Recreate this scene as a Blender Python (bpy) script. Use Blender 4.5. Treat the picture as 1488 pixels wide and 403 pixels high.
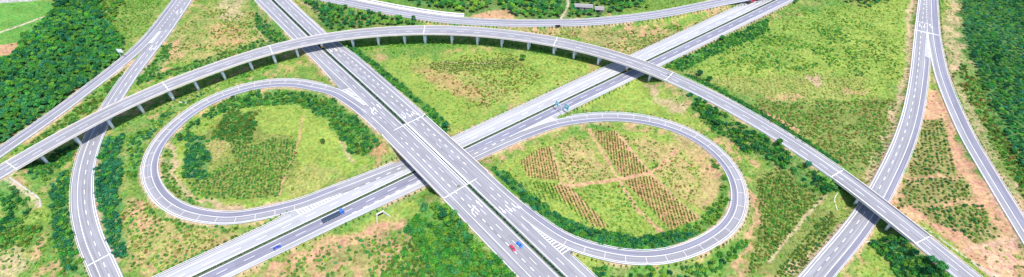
import bpy, bmesh, math, random
import numpy as np
from mathutils import Vector, Matrix

# ------------------------------------------------------------------ camera, sky, sun, exposure
scene = bpy.context.scene
for o in list(bpy.data.objects): bpy.data.objects.remove(o)
H, FPX, PX, PY = 256.0, 756.39, 744.0, 201.5
PITCH = math.radians(43.449)
cam_d = bpy.data.cameras.new('camera'); cam = bpy.data.objects.new('camera', cam_d)
scene.collection.objects.link(cam)
cam.location = (0, 0, H); cam.rotation_euler = (math.pi/2 - PITCH, 0, 0)
cam_d.sensor_width = 36; cam_d.lens = FPX/1488*36; cam_d.clip_start = 1; cam_d.clip_end = 12000
scene.camera = cam

SUN_DIR = Vector((0.22, -0.33, 1.0)).normalized()       # ground -> sun
world = bpy.data.worlds.new('World'); scene.world = world; world.use_nodes = True
wn = world.node_tree.nodes; wl = world.node_tree.links
bg = wn['Background']; sky = wn.new('ShaderNodeTexSky'); sky.sky_type = 'NISHITA'; sky.sun_disc = False; sky.ozone_density = 3.0
sky.sun_elevation = math.asin(SUN_DIR.z); sky.sun_rotation = math.atan2(SUN_DIR.x, SUN_DIR.y)
wl.new(sky.outputs[0], bg.inputs[0]); bg.inputs[1].default_value = 0.15
sd = bpy.data.lights.new('sun', 'SUN'); sd.energy = 4.0; sd.angle = math.radians(0.55); sd.color = (1, .955, .89)
so = bpy.data.objects.new('sun', sd); scene.collection.objects.link(so)
so.rotation_euler = SUN_DIR.to_track_quat('Z', 'Y').to_euler(); so.location = (100, 100, 400)
scene.view_settings.view_transform = 'Standard'; scene.view_settings.look = 'None'
scene.view_settings.exposure = 1.13; scene.view_settings.gamma = 1
scene.view_settings.use_curve_mapping = False

# ------------------------------------------------------------------ helpers
rng = np.random.default_rng(7); random.seed(7)
COL = scene.collection
SP, CP = math.sin(PITCH), math.cos(PITCH)
def at(x, y, z=0.0):
    """survey: a point of the photograph -> the place it stands on, at elevation z (metres)"""
    dx, dy = (x-PX)/FPX, -(y-PY)/FPX
    d = (dx, CP+dy*SP, -SP+dy*CP); t = (z-H)/d[2]
    return (t*d[0], t*d[1], z)
def to_px(P):
    P = np.asarray(P, float); v = P-np.array([0, 0, H])
    cx = v[..., 0]; cf = v[..., 1]*CP-v[..., 2]*SP; cu = v[..., 1]*SP+v[..., 2]*CP
    cf = np.maximum(cf, 1e-3)
    return PX+FPX*cx/cf, PY-FPX*cu/cf, cf

def tag(o, label=None, cat=None, group=None, kind=None):
    if label: o['label'] = label
    if cat: o['category'] = cat
    if group: o['group'] = group
    if kind: o['kind'] = kind
    return o
def link(o, parent=None):
    COL.objects.link(o)
    if parent is not None: o.parent = parent
    return o
def empty(name, loc=(0, 0, 0), rz=0.0):
    o = bpy.data.objects.new(name, None); o.location = loc; o.rotation_euler = (0, 0, rz); o.empty_display_size = .5
    return link(o)
def mesh_obj(name, V, F, m, parent=None, smooth=False):
    me = bpy.data.meshes.new(name)
    me.from_pydata([tuple(map(float, v)) for v in V], [], [tuple(f) for f in F]); me.update()
    if m: me.materials.append(m)
    if smooth: me.polygons.foreach_set('use_smooth', [True]*len(me.polygons))
    return link(bpy.data.objects.new(name, me), parent)
class MB:
    def __init__(s): s.V = []; s.F = []
    def quad(s, a, b, c, d):
        n = len(s.V); s.V += [a, b, c, d]; s.F.append((n, n+1, n+2, n+3))
    def poly(s, pts):
        n = len(s.V); s.V += list(pts); s.F.append(tuple(range(n, n+len(pts))))
    def box(s, cx, cy, cz, sx, sy, sz, M=None):
        n = len(s.V)
        for z in (-1, 1):
            for y in (-1, 1):
                for x in (-1, 1):
                    p = Vector((cx+x*sx/2, cy+y*sy/2, cz+z*sz/2))
                    s.V.append(tuple(M @ p) if M else tuple(p))
        s.F += [(n, n+2, n+3, n+1), (n+4, n+5, n+7, n+6), (n, n+1, n+5, n+4), (n+2, n+6, n+7, n+3), (n, n+4, n+6, n+2), (n+1, n+3, n+7, n+5)]
    def cyl(s, p0, p1, r0, r1, k=8, cap=True):
        p0, p1 = Vector(p0), Vector(p1); d = (p1-p0).normalized()
        a = d.orthogonal().normalized(); b = d.cross(a); n = len(s.V)
        for p, r in ((p0, r0), (p1, r1)):
            for i in range(k):
                t = 2*math.pi*i/k; s.V.append(tuple(p+a*r*math.cos(t)+b*r*math.sin(t)))
        for i in range(k): s.F.append((n+i, n+(i+1) % k, n+k+(i+1) % k, n+k+i))
        if cap: s.F.append(tuple(range(n+k-1, n-1, -1))); s.F.append(tuple(range(n+k, n+2*k)))
    def prism(s, prof, y0, y1):
        """profile in x,z extruded along y"""
        n = len(s.V); k = len(prof)
        s.V += [(x, y0, z) for x, z in prof]+[(x, y1, z) for x, z in prof]
        for i in range(k): s.F.append((n+i, n+(i+1) % k, n+k+(i+1) % k, n+k+i))
        s.F.append(tuple(range(n+k-1, n-1, -1))); s.F.append(tuple(range(n+k, n+2*k)))
    def build(s, name, m, parent=None, smooth=False): return mesh_obj(name, s.V, s.F, m, parent, smooth)

# ---- materials
def mat(name, col, rough=.8, spec=.3, metal=0.0, var=0.12, scale=.35, bump=0.0, fine=3.0, coat=0.0):
    m = bpy.data.materials.new(name); m.use_nodes = True; nt = m.node_tree; N = nt.nodes; L = nt.links
    b = N['Principled BSDF']; b.inputs['Roughness'].default_value = rough; b.inputs['Metallic'].default_value = metal
    b.inputs['Specular IOR Level'].default_value = spec
    if coat: b.inputs['Coat Weight'].default_value = coat
    tc = N.new('ShaderNodeTexCoord'); n1 = N.new('ShaderNodeTexNoise'); n1.inputs['Scale'].default_value = scale; n1.inputs['Detail'].default_value = 5
    n2 = N.new('ShaderNodeTexNoise'); n2.inputs['Scale'].default_value = fine; n2.inputs['Detail'].default_value = 3
    L.new(tc.outputs['Object'], n1.inputs['Vector']); L.new(tc.outputs['Object'], n2.inputs['Vector'])
    ad = N.new('ShaderNodeMath'); ad.operation = 'ADD'; L.new(n1.outputs['Fac'], ad.inputs[0]); L.new(n2.outputs['Fac'], ad.inputs[1])
    mr = N.new('ShaderNodeMapRange'); mr.inputs['From Min'].default_value = .6; mr.inputs['From Max'].default_value = 1.4
    mr.inputs['To Min'].default_value = 1-var; mr.inputs['To Max'].default_value = 1+var; L.new(ad.outputs[0], mr.inputs['Value'])
    mx = N.new('ShaderNodeVectorMath'); mx.operation = 'SCALE'; mx.inputs[0].default_value = col[:3]; L.new(mr.outputs[0], mx.inputs['Scale'])
    L.new(mx.outputs[0], b.inputs['Base Color'])
    if bump:
        bp = N.new('ShaderNodeBump'); bp.inputs['Strength'].default_value = bump; bp.inputs['Distance'].default_value = .1
        L.new(n2.outputs['Fac'], bp.inputs['Height']); L.new(bp.outputs[0], b.inputs['Normal'])
    return m
def road_mat(name, col, var=.10):
    """worn asphalt: mottling plus long pale and dark wheel-track streaks along the road (uv: u across in m, v along in m)"""
    m = mat(name, col, rough=.75, spec=.35, var=var, scale=.12, fine=1.7)
    nt = m.node_tree; N = nt.nodes; L = nt.links; b = N['Principled BSDF']
    uv = N.new('ShaderNodeUVMap'); mp = N.new('ShaderNodeMapping'); mp.inputs['Scale'].default_value = (1.1, .015, 1)
    nz = N.new('ShaderNodeTexNoise'); nz.inputs['Scale'].default_value = 1.0; nz.inputs['Detail'].default_value = 4
    L.new(uv.outputs[0], mp.inputs[0]); L.new(mp.outputs[0], nz.inputs['Vector'])
    mr = N.new('ShaderNodeMapRange'); mr.inputs['From Min'].default_value = .3; mr.inputs['From Max'].default_value = .7
    mr.inputs['To Min'].default_value = .72; mr.inputs['To Max'].default_value = 1.24; L.new(nz.outputs['Fac'], mr.inputs['Value'])
    # repair patches in long rectangles
    br = N.new('ShaderNodeTexBrick'); br.inputs['Scale'].default_value = 1.0; br.inputs['Brick Width'].default_value = 3.75; br.inputs['Row Height'].default_value = 41
    br.inputs['Mortar Size'].default_value = 0.03; br.inputs['Color1'].default_value = (.93, .93, .93, 1); br.inputs['Color2'].default_value = (1.05, 1.05, 1.05, 1); br.inputs['Mortar'].default_value = (.86, .86, .86, 1)
    L.new(uv.outputs[0], br.inputs['Vector'])
    mu = N.new('ShaderNodeVectorMath'); mu.operation = 'MULTIPLY'; sc = N.new('ShaderNodeVectorMath'); sc.operation = 'SCALE'
    old = b.inputs['Base Color'].links[0].from_socket
    L.new(old, mu.inputs[0]); L.new(br.outputs['Color'], mu.inputs[1]); L.new(mu.outputs[0], sc.inputs[0]); L.new(mr.outputs[0], sc.inputs['Scale'])
    L.new(sc.outputs[0], b.inputs['Base Color'])
    return m
def leaf_mat(name, source, col=(1, 1, 1), lo=.85, hi=1.25, huev=.022, transl=.36):
    m = bpy.data.materials.new(name); m.use_nodes = True; nt = m.node_tree; N = nt.nodes; L = nt.links
    N.remove(N['Principled BSDF']); out = N['Material Output']
    oi = N.new('ShaderNodeObjectInfo')
    if source == 'object': cs = oi.outputs['Color']
    else:
        a = N.new('ShaderNodeAttribute'); a.attribute_type = 'INSTANCER'; a.attribute_name = 'tint'; cs = a.outputs['Color']
    mr = N.new('ShaderNodeMapRange'); mr.inputs['To Min'].default_value = lo; mr.inputs['To Max'].default_value = hi
    L.new(oi.outputs['Random'], mr.inputs['Value'])
    tc = N.new('ShaderNodeTexCoord'); nz = N.new('ShaderNodeTexNoise'); nz.inputs['Scale'].default_value = .55; nz.inputs['Detail'].default_value = 2
    L.new(tc.outputs['Object'], nz.inputs['Vector'])
    m2 = N.new('ShaderNodeMapRange'); m2.inputs['From Min'].default_value = .3; m2.inputs['From Max'].default_value = .7
    m2.inputs['To Min'].default_value = .7; m2.inputs['To Max'].default_value = 1.35; L.new(nz.outputs['Fac'], m2.inputs['Value'])
    mm = N.new('ShaderNodeMath'); mm.operation = 'MULTIPLY'; L.new(mr.outputs[0], mm.inputs[0]); L.new(m2.outputs[0], mm.inputs[1])
    s1 = N.new('ShaderNodeVectorMath'); s1.operation = 'SCALE'; L.new(cs, s1.inputs[0]); L.new(mm.outputs[0], s1.inputs['Scale'])
    hs = N.new('ShaderNodeHueSaturation'); L.new(s1.outputs[0], hs.inputs['Color'])
    m3 = N.new('ShaderNodeMapRange'); m3.inputs['To Min'].default_value = .5-huev; m3.inputs['To Max'].default_value = .5+huev
    fr = N.new('ShaderNodeMath'); fr.operation = 'FRACT'; ml = N.new('ShaderNodeMath'); ml.operation = 'MULTIPLY'; ml.inputs[1].default_value = 17.3
    L.new(oi.outputs['Random'], ml.inputs[0]); L.new(ml.outputs[0], fr.inputs[0]); L.new(fr.outputs[0], m3.inputs['Value']); L.new(m3.outputs[0], hs.inputs['Hue'])
    d = N.new('ShaderNodeBsdfDiffuse'); t = N.new('ShaderNodeBsdfTranslucent'); mx = N.new('ShaderNodeMixShader'); mx.inputs[0].default_value = transl
    L.new(hs.outputs[0], d.inputs[0]); L.new(hs.outputs[0], t.inputs[0]); L.new(d.outputs[0], mx.inputs[1]); L.new(t.outputs[0], mx.inputs[2])
    L.new(mx.outputs[0], out.inputs['Surface'])
    return m

M = {}
M['asphalt']  = road_mat('asphalt_worn', (.170, .168, .184))
M['asphalt_p'] = road_mat('asphalt_pale', (.250, .249, .258), .06)
M['asphalt_d'] = road_mat('asphalt_dark', (.138, .136, .172))
M['paint']    = mat('road_paint_white', (.54, .54, .555), rough=.6, var=.3, scale=.25)
M['paint_r']  = mat('road_paint_pinkish', (.52, .42, .43), rough=.6, var=.15, scale=.5)
M['concrete'] = mat('concrete_pale', (.42, .40, .38), rough=.85, var=.18, scale=.25, bump=.2)
M['concrete_w'] = mat('concrete_whitish', (.64, .63, .62), rough=.85, var=.15, scale=.3)
M['parapet']  = mat('parapet_pinkish_grey', (.42, .385, .37), rough=.85, var=.14, scale=.2)
M['kerb']     = mat('kerb_concrete', (.36, .35, .37), rough=.85, var=.2, scale=.3)
M['steel']    = mat('galvanised_steel', (.62, .63, .66), rough=.45, metal=.35, var=.1)
M['rubber']   = mat('tyre_rubber', (.015, .015, .017), rough=.9)
M['glass']    = mat('vehicle_glass', (.02, .03, .045), rough=.08, spec=.6)
M['car_red']  = mat('car_paint_red', (.42, .015, .05), rough=.25, spec=.5, var=.02, coat=.6)
M['car_blue'] = mat('car_paint_blue', (.015, .12, .48), rough=.25, spec=.5, var=.02, coat=.6)
M['car_navy'] = mat('car_paint_navy', (.02, .05, .26), rough=.25, spec=.5, var=.02, coat=.6)
M['truck_blue'] = mat('truck_paint_blue', (.03, .12, .50), rough=.35, spec=.5, var=.08)
M['truck_bed'] = mat('truck_bed_dark', (.02, .03, .045), rough=.7, var=.2)
M['truck_side'] = mat('truck_side_steel_blue', (.05, .09, .15), rough=.6, var=.2)
M['truck_red'] = mat('truck_paint_red', (.40, .02, .05), rough=.4, var=.08)
M['lamp']     = mat('lamp_lens', (.7, .7, .68), rough=.1, spec=.6)
M['tail']     = mat('tail_lens', (.35, .01, .01), rough=.2)
M['sign']     = mat('sign_teal', (.03, .26, .30), rough=.5, var=.05)
M['sign_w']   = mat('sign_white', (.6, .62, .63), rough=.5, var=.05)
M['sign_back'] = mat('sign_back_grey', (.32, .36, .38), rough=.5, var=.08)
M['yellow']   = mat('warning_yellow', (.50, .27, .02), rough=.6)
M['black']    = mat('warning_black', (.02, .02, .02), rough=.7)
M['bark']     = mat('bark', (.11, .08, .055), rough=.95, var=.3, scale=2)
M['roof_tile'] = mat('roof_grey_tile', (.16, .15, .16), rough=.9, var=.3, scale=1.5)
M['plaster']  = mat('weathered_plaster', (.28, .25, .23), rough=.9, var=.25, scale=1)
M['dark']     = mat('interior_shade', (.015, .015, .018), rough=.95)  # near-black colour standing in for the shade inside openings and gaps
M['leaf_obj'] = leaf_mat('leaves', 'object')
M['leaf_inst'] = leaf_mat('leaves_scattered', 'inst')

# ---- noise on arrays
def vnoise(x, y, scale, seed):
    r = np.random.default_rng(seed); T = r.random((256, 256)).astype(np.float32)
    u, v = x/scale+1000.3, y/scale+1000.7
    i, j = np.floor(u).astype(int), np.floor(v).astype(int); a, b = u-i, v-j
    a = a*a*(3-2*a); b = b*b*(3-2*b)
    g = lambda p, q: T[p & 255, q & 255]
    return (g(i, j)*(1-a)+g(i+1, j)*a)*(1-b)+(g(i, j+1)*(1-a)+g(i+1, j+1)*a)*b
def fbm(x, y, scale, seed, octv=4):
    s, amp, tot = 0, 1, 0
    for k in range(octv):
        s = s+amp*vnoise(x, y, scale/2**k, seed+k*13); tot += amp; amp *= .55
    return s/tot
def sstep(a, b, x): t = np.clip((x-a)/(b-a), 0, 1); return t*t*(3-2*t)

# ------------------------------------------------------------------ road axes
class Path:
    """road axis: dense stations every `step` m; s = chainage, o = offset to the right of travel"""
    def __init__(self, ctrl, step=1.5, ext0=0, ext1=0, smooth=3):
        P = np.array(ctrl, float)
        if ext0: d = (P[0]-P[1]); d[2] = 0; P = np.vstack([P[0]+d/np.linalg.norm(d)*ext0, P])
        if ext1: d = (P[-1]-P[-2]); d[2] = 0; P = np.vstack([P, P[-1]+d/np.linalg.norm(d)*ext1])
        Q = []
        for i in range(len(P)-1):
            p0 = P[i-1] if i else 2*P[0]-P[1]; p1, p2 = P[i], P[i+1]; p3 = P[i+2] if i+2 < len(P) else 2*P[-1]-P[-2]
            k = max(2, int(np.linalg.norm(p2-p1)/step*2)); a = max(1e-3, np.linalg.norm(p1-p0)**.5); b = max(1e-3, np.linalg.norm(p2-p1)**.5); c = max(1e-3, np.linalg.norm(p3-p2)**.5)
            m1 = (p1-p0)/a-(p2-p0)/(a+b)+(p2-p1)/b; m2 = (p2-p1)/b-(p3-p1)/(b+c)+(p3-p2)/c
            m1, m2 = m1*b, m2*b
            for t in np.linspace(0, 1, k, endpoint=False):
                Q.append((2*t**3-3*t*t+1)*p1+(t**3-2*t*t+t)*m1+(-2*t**3+3*t*t)*p2+(t**3-t*t)*m2)
        Q.append(P[-1]); Q = np.array(Q)
        d = np.r_[0, np.cumsum(np.linalg.norm(np.diff(Q[:, :2], axis=0), axis=1))]
        n = int(d[-1]/step)+1; s = np.linspace(0, d[-1], n)
        Q = np.stack([np.interp(s, d, Q[:, k]) for k in range(3)], 1)
        for _ in range(smooth*4):
            R = Q.copy(); R[1:-1] = .25*Q[:-2]+.5*Q[1:-1]+.25*Q[2:]; Q = R
        self.P = Q; self.s = np.r_[0, np.cumsum(np.linalg.norm(np.diff(Q[:, :2], axis=0), axis=1))]; self.len = self.s[-1]
        T = np.gradient(Q[:, :2], axis=0); T /= np.linalg.norm(T, axis=1)[:, None]
        self.T = T; self.N = np.stack([T[:, 1], -T[:, 0]], 1)
        self.step = step
    def pos(self, s, o=0.0, dz=0.0):
        s = np.asarray(s, float)
        p = np.stack([np.interp(s, self.s, self.P[:, k]) for k in range(3)], -1)
        n = np.stack([np.interp(s, self.s, self.N[:, k]) for k in range(2)], -1)
        n = n/np.linalg.norm(n, axis=-1, keepdims=True)
        q = p.copy(); q[..., 0] += n[..., 0]*o; q[..., 1] += n[..., 1]*o; q[..., 2] += dz
        return q
    def proj(self, x, y):
        d = (self.P[:, 0]-x)**2+(self.P[:, 1]-y)**2; i = int(d.argmin())
        q = np.array([x, y])-self.P[i, :2]
        return float(self.s[i]+q@self.T[i]), float(q@self.N[i])
    def ang(self, s):
        i = int(np.clip(np.searchsorted(self.s, s), 0, len(self.s)-1)); return math.atan2(self.T[i, 1], self.T[i, 0])
    def stations(self, s0, s1, step=None):
        step = step or self.step; n = max(2, int(abs(s1-s0)/step)+1); return np.linspace(s0, s1, n)

def interp(tab, s):
    t = np.array(tab, float); return np.interp(s, t[:, 0], t[:, 1])

uA = np.array([.64397852, -.76504357]); nA = np.array([.76504357, .64397852]); oA = np.array([-105.0, 311.2])
uB = np.array([.81434555, .58038033]); nB = np.array([.58038033, -.81434555]); oB = np.array([-.3, 284.0])
ZA = [(-1500, 1.5), (-120, 1.5), (-85, 2.3), (-49, 4), (0, 6.0), (43, 7.2), (80, 7.5), (118, 7.5), (206, 7), (320, 6), (500, 4)]
def pA(s, o): q = oA+uA*s+nA*o; return (q[0], q[1], float(interp(ZA, s)))      # s grows down-right, o to the upper right
def pB(s, o): q = oB+uB*s+nB*o; return (q[0], q[1], 0.0)

# mainline A is run from its lower right end to the upper left, so that right = upper right side
sA0 = 330.0
A = Path([pA(s, 0) for s in np.arange(sA0, -420, -25)], smooth=2)
def SA(s): return sA0-s                     # surveyed chainage -> path chainage
sB0 = -320.0
B = Path([pB(s, 0) for s in np.arange(sB0, 480, 40)], smooth=1)
def SB(s): return s-sB0

Cc = [(-328.4,230.8,9.5),(-310.7,261.7,9.5),(-290.5,291.1,9.5),(-266.8,317.8,9.5),(-240,341.3,9.5),(-211.4,362.5,9.5),(-179.9,379.2,9.5),(-146.1,390.3,9.5),(-111,396.6,9.5),(-75.4,399,9.5),(-39.8,397.3,9.5),(-4.6,391.6,9.5),(29.9,382.5,9.5),(63.1,369.7,9.5),(94.4,352.5,9.5),(122.9,331.2,9.4),(149.3,307.2,9.2),(173.1,280.6,8.8),(194.7,252.3,8.3),(213.4,222,8.1),(229.5,190.1,8),(244.1,157.6,8)]
C_EXT = 90
for i, (x, y, z) in enumerate(Cc):          # the deck stands a little higher on its left half
    z2 = z+1.5*float(np.interp(i, [0, 2, 8, 13], [.7, 1, .8, 0])); k_ = (H-z2)/(H-z); Cc[i] = (x*k_, y*k_, z2)
C = Path(Cc, ext0=C_EXT, ext1=90)
F = Path([(-167.9,464.3,2),(-135.1,451.9,2),(-102,440.4,2),(-68.3,430.9,2),(-33.7,425.4,2),(1.3,423.1,2),(36.3,423.1,2),(71.3,425,2),(105.8,430.9,2),(139.9,438.7,2.2),(173.3,449.6,2.6),(206.4,460.9,3.2)], ext0=120, ext1=120)
D = Path([(409.3,466.6,.5),(390.7,437.1,.5),(372.2,407.6,.5),(353.9,377.9,.5),(335.5,348.3,.5),(316.5,319.1,.5),(296.5,290.5,.5),(275.2,263,.5),(252.5,236.6,.5),(228.9,210.9,.5),(203.7,186.8,.5),(177.3,164.1,.5)], ext0=110, ext1=110)
D2 = Path([(414.6,466.7,.5),(401.3,443.1,.5),(388,419.5,.5),(375.5,395.6,.5),(363.6,371.3,.5),(352.3,346.7,.5),(342.5,321.5,.5),(333.7,295.9,.5),(325.7,270.1,.5),(319.5,243.8,.5),(313.7,217.4,.5),(308.1,190.9,.5)], ext0=110, ext1=90)
E = Path([(-323.7,468.3,.5),(-320,438.5,.5),(-316.7,408.7,.5),(-314.8,378.8,.5),(-312.7,348.9,.5),(-309,319.1,.5),(-303.6,289.6,.5),(-295.7,260.7,.5),(-284.2,233.1,.5),(-268.8,207.3,.5),(-250.4,183.7,.5),(-229.8,161.9,.5)], ext0=110, ext1=110)
G = Path([(-331.2,468.9,.5),(-328.9,445.3,.5),(-326.7,421.7,.5),(-325.7,398,.5),(-327.2,374.4,.5),(-330.9,351,.5),(-335.9,327.9,.5),(-341,304.8,.5),(-347.2,281.9,.5),(-354.1,259.3,.5)], ext0=110, ext1=110)
Lc = [pA(75, -13.9), pA(50, -13.9), pA(30, -14.0), pA(10, -15.0), pA(-10, -17.3), (-138.9,319.1,4.6),(-155.4,325,4.5),(-172.2,329.5,4.3),(-189.6,329.5,4.1),(-206.5,325,3.9),(-221.7,316.5,3.6),(-234.2,304.4,3.2),(-242.6,289.1,2.8),(-247.4,272.4,2.3),(-247.5,255,1.9),(-242.5,238.4,1.4),(-232.6,224,.9),(-219.7,212.3,.5),(-204.4,204,.25),(-187.5,199.8,.05),(-170,199.1,0),(-152.8,201.5,0),pB(-153,-17.2),pB(-134,-15.2),pB(-112,-13.0),pB(-85,-10.6),pB(-68, -9.4)]
Lc = [p for i, p in enumerate(Lc) if i != 21]
Rc = [pB(-62, 10.2), pB(-39, 10.7), pB(-14, 11.7), pB(6, 13.3), (32.4,286.7,.02),(49.5,291.1,.1),(67,293.2,.25),(84.6,292.6,.4),(101.8,288.7,.6),(117.8,281.4,.8),(131.4,270.3,1.1),(141.1,255.6,1.5),(146.1,238.8,2),(145.7,221.2,2.6),(140.2,204.5,3.2),(129.9,190.3,3.8),(115.9,179.7,4.4),(100.2,171.8,5),(83.2,167,5.6),(65.6,166.6,6.2),(48.4,170.2,6.7),(32,176.6,7.05),pA(168,13.6),pA(145,12.0),pA(120,11.7),pA(95,11.7)]
Lp = Path(Lc); R = Path(Rc)
# keep the merging ends of the loops exactly on the main carriageways
for pth in (Lp, R):
    for i in range(len(pth.P)):
        q = pth.P[i, :2]-oA; s, o = q@uA, q@nA
        if -45 < s < 215 and abs(o) < 24 and pth.P[i, 2] > 3:
            k = sstep(24, 18.5, abs(o)); pth.P[i, 2] = pth.P[i, 2]*(1-k)+k*(interp(ZA, s)+.012)
        q = pth.P[i, :2]-oB; s, o = q@uB, q@nB
        if abs(o) < 20 and -170 < s < 40 and pth.P[i, 2] < 2: k = sstep(20, 16, abs(o)); pth.P[i, 2] = pth.P[i, 2]*(1-k)+k*.012

# paved half widths (left = negative offset side, right = positive), by path chainage
wA_l = sorted([(SA(s), w) for s, w in [(-420, 13.3), (-70, 13.3), (-45, 14.6), (-30, 16.0), (-10, 15.5), (20, 17), (40, 18.2), (330, 18.2)]])
wA_r = sorted([(SA(s), w) for s, w in [(-420, 13.0), (-110, 13.0), (-60, 16), (150, 16.0), (165, 14.5), (190, 13.2), (330, 13.2)]])
wB_l = [(SB(s), w) for s, w in [(-320, 12.4), (-172, 12.4), (-157, 14.5), (-130, 16), (-100, 15.6), (-70, 13.6), (-40, 13.6), (480, 13.2)]]
wB_r = [(SB(s), w) for s, w in [(-320, 11.4), (-190, 11.4), (-120, 13), (-77, 14.7), (-39, 15.0), (-5, 15), (20, 14), (38, 11.4), (480, 11.6)]]
cw = lambda a: [(0, a), (1e4, a)]
ROADS = {'A': (A, wA_l, wA_r), 'B': (B, wB_l, wB_r), 'C': (C, cw(6.2), cw(6.2)), 'F': (F, cw(5.3), cw(5.3)), 'D': (D, cw(6.0), cw(6.0)),
         'D2': (D2, cw(4.8), cw(4.6)), 'E': (E, cw(5.9), cw(5.9)), 'G': (G, cw(4.8), cw(4.8)), 'L': (Lp, cw(4.4), cw(4.4)), 'R': (R, cw(4.3), cw(4.3))}
# bridge ranges (path chainage)
A_BR = (SA(119.5), SA(44)); C_BR = [(C_EXT+1, C_EXT+536), (C_EXT+667, C_EXT+726)]
GRADE = {'A': [(0, A_BR[0]), (A_BR[1], A.len)], 'C': [(0, C_BR[0][0]), (C_BR[0][1], C_BR[1][0]), (C_BR[1][1], C.len)]}

# ------------------------------------------------------------------ terrain height
GX = np.arange(-640, 641, 1.25); GY = np.arange(95, 531, 1.25)
X, Y = np.meshgrid(GX, GY, indexing='ij')
def base_height(x, y):
    h = -1.0+1.6*(fbm(x, y, 70, 3)-.5)+.5*(fbm(x, y, 11, 5, 2)-.5)
    return h
culv = np.array(at(551, 309, -2.2)[:2])
hb = base_height(X, Y)
hb = hb-2.3*np.exp(-(((X-culv[0]-7)**2+(Y-culv[1]+9)**2)/(2*15**2)))
hb = hb+9*sstep(0, 1, np.clip((-350-X)/120, 0, 1))*sstep(250, 330, Y)*sstep(470, 380, Y)*.45          # wooded rise at the left
hfill = np.full(X.shape, -1e3); hcut = np.full(X.shape, 1e3); hund = np.full(X.shape, 1e3); DIST = np.full(X.shape, 1e3)
for nm, (p, tl, tr) in ROADS.items():
    rngs = GRADE.get(nm, [(0, p.len)])
    for i in range(0, len(p.s)):
        s = p.s[i]
        if not any(a <= s <= b for a, b in rngs): continue
        cx, cy, cz = p.P[i]; rad = 42
        i0, i1 = np.searchsorted(GX, [cx-rad, cx+rad]); j0, j1 = np.searchsorted(GY, [cy-rad, cy+rad])
        if i1 <= i0 or j1 <= j0: continue
        sl = (slice(i0, i1), slice(j0, j1)); dx, dy = X[sl]-cx, Y[sl]-cy
        a = np.maximum(0, np.abs(dx*p.T[i, 0]+dy*p.T[i, 1])-1.2); o = dx*p.N[i, 0]+dy*p.N[i, 1]
        d = np.maximum(o-interp(tr, s), -o-interp(tl, s)); d = np.sqrt(np.maximum(d, 0)**2+a*a)+np.minimum(d, 0)*(a <= 0)
        dd = np.maximum(0, d-1.3)
        hfill[sl] = np.maximum(hfill[sl], cz-.05-dd*.62); hcut[sl] = np.minimum(hcut[sl], cz-.05+dd*.55)
        hund[sl] = np.where(d < 1.0, np.minimum(hund[sl], cz-.30), hund[sl]); DIST[sl] = np.minimum(DIST[sl], d)
HT = np.minimum(np.maximum(hb, hfill), hcut); HT = np.minimum(HT, hund)
_q = np.stack([X-oB[0], Y-oB[1]], -1); _s, _o = _q@uB, _q@nB
_qc = culv-oB; _cs = float(_qc@uB)
_w = sstep(4.2, 1.8, np.abs(_s-_cs)-.10*np.maximum(_o-15, 0))*(_o > 15.9)*sstep(40, 26, _o)
HT = np.where(_w > 0, np.minimum(HT, HT*(1-_w)+(-3.3)*_w), HT)
def hz(x, y):
    x = np.asarray(x, float); y = np.asarray(y, float)
    u = np.clip((x-GX[0])/1.25, 0, len(GX)-1.001); v = np.clip((y-GY[0])/1.25, 0, len(GY)-1.001)
    i = u.astype(int); j = v.astype(int); a, b = u-i, v-j
    return (HT[i, j]*(1-a)+HT[i+1, j]*a)*(1-b)+(HT[i, j+1]*(1-a)+HT[i+1, j+1]*a)*b
def dist(x, y):
    i = np.clip(((np.asarray(x)-GX[0])/1.25+.5).astype(int), 0, len(GX)-1); j = np.clip(((np.asarray(y)-GY[0])/1.25+.5).astype(int), 0, len(GY)-1)
    return DIST[i, j]

def on_ground(x, y):
    z = 0.0
    for _ in range(5): p = at(x, y, z); z = .5*z+.5*float(hz(p[0], p[1]))
    return p[:2]
def wpoly(px): return np.array([on_ground(x, y) for x, y in px])
def inside(poly, x, y):
    c = np.zeros(x.shape, bool); n = len(poly)
    for i in range(n):
        x0, y0 = poly[i]; x1, y1 = poly[(i+1) % n]
        if y0 == y1: continue
        c ^= ((y0 > y) != (y1 > y)) & (x < (x1-x0)*(y-y0)/(y1-y0)+x0)
    return c
def near_line(px, x, y):
    P = wpoly(px); d = np.full(x.shape, 1e9)
    for (ax, ay), (bx, by) in zip(P[:-1], P[1:]):
        L2 = (bx-ax)**2+(by-ay)**2; t = np.clip(((x-ax)*(bx-ax)+(y-ay)*(by-ay))/L2, 0, 1)
        d = np.minimum(d, np.hypot(x-ax-t*(bx-ax), y-ay-t*(by-ay)))
    return d

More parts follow.
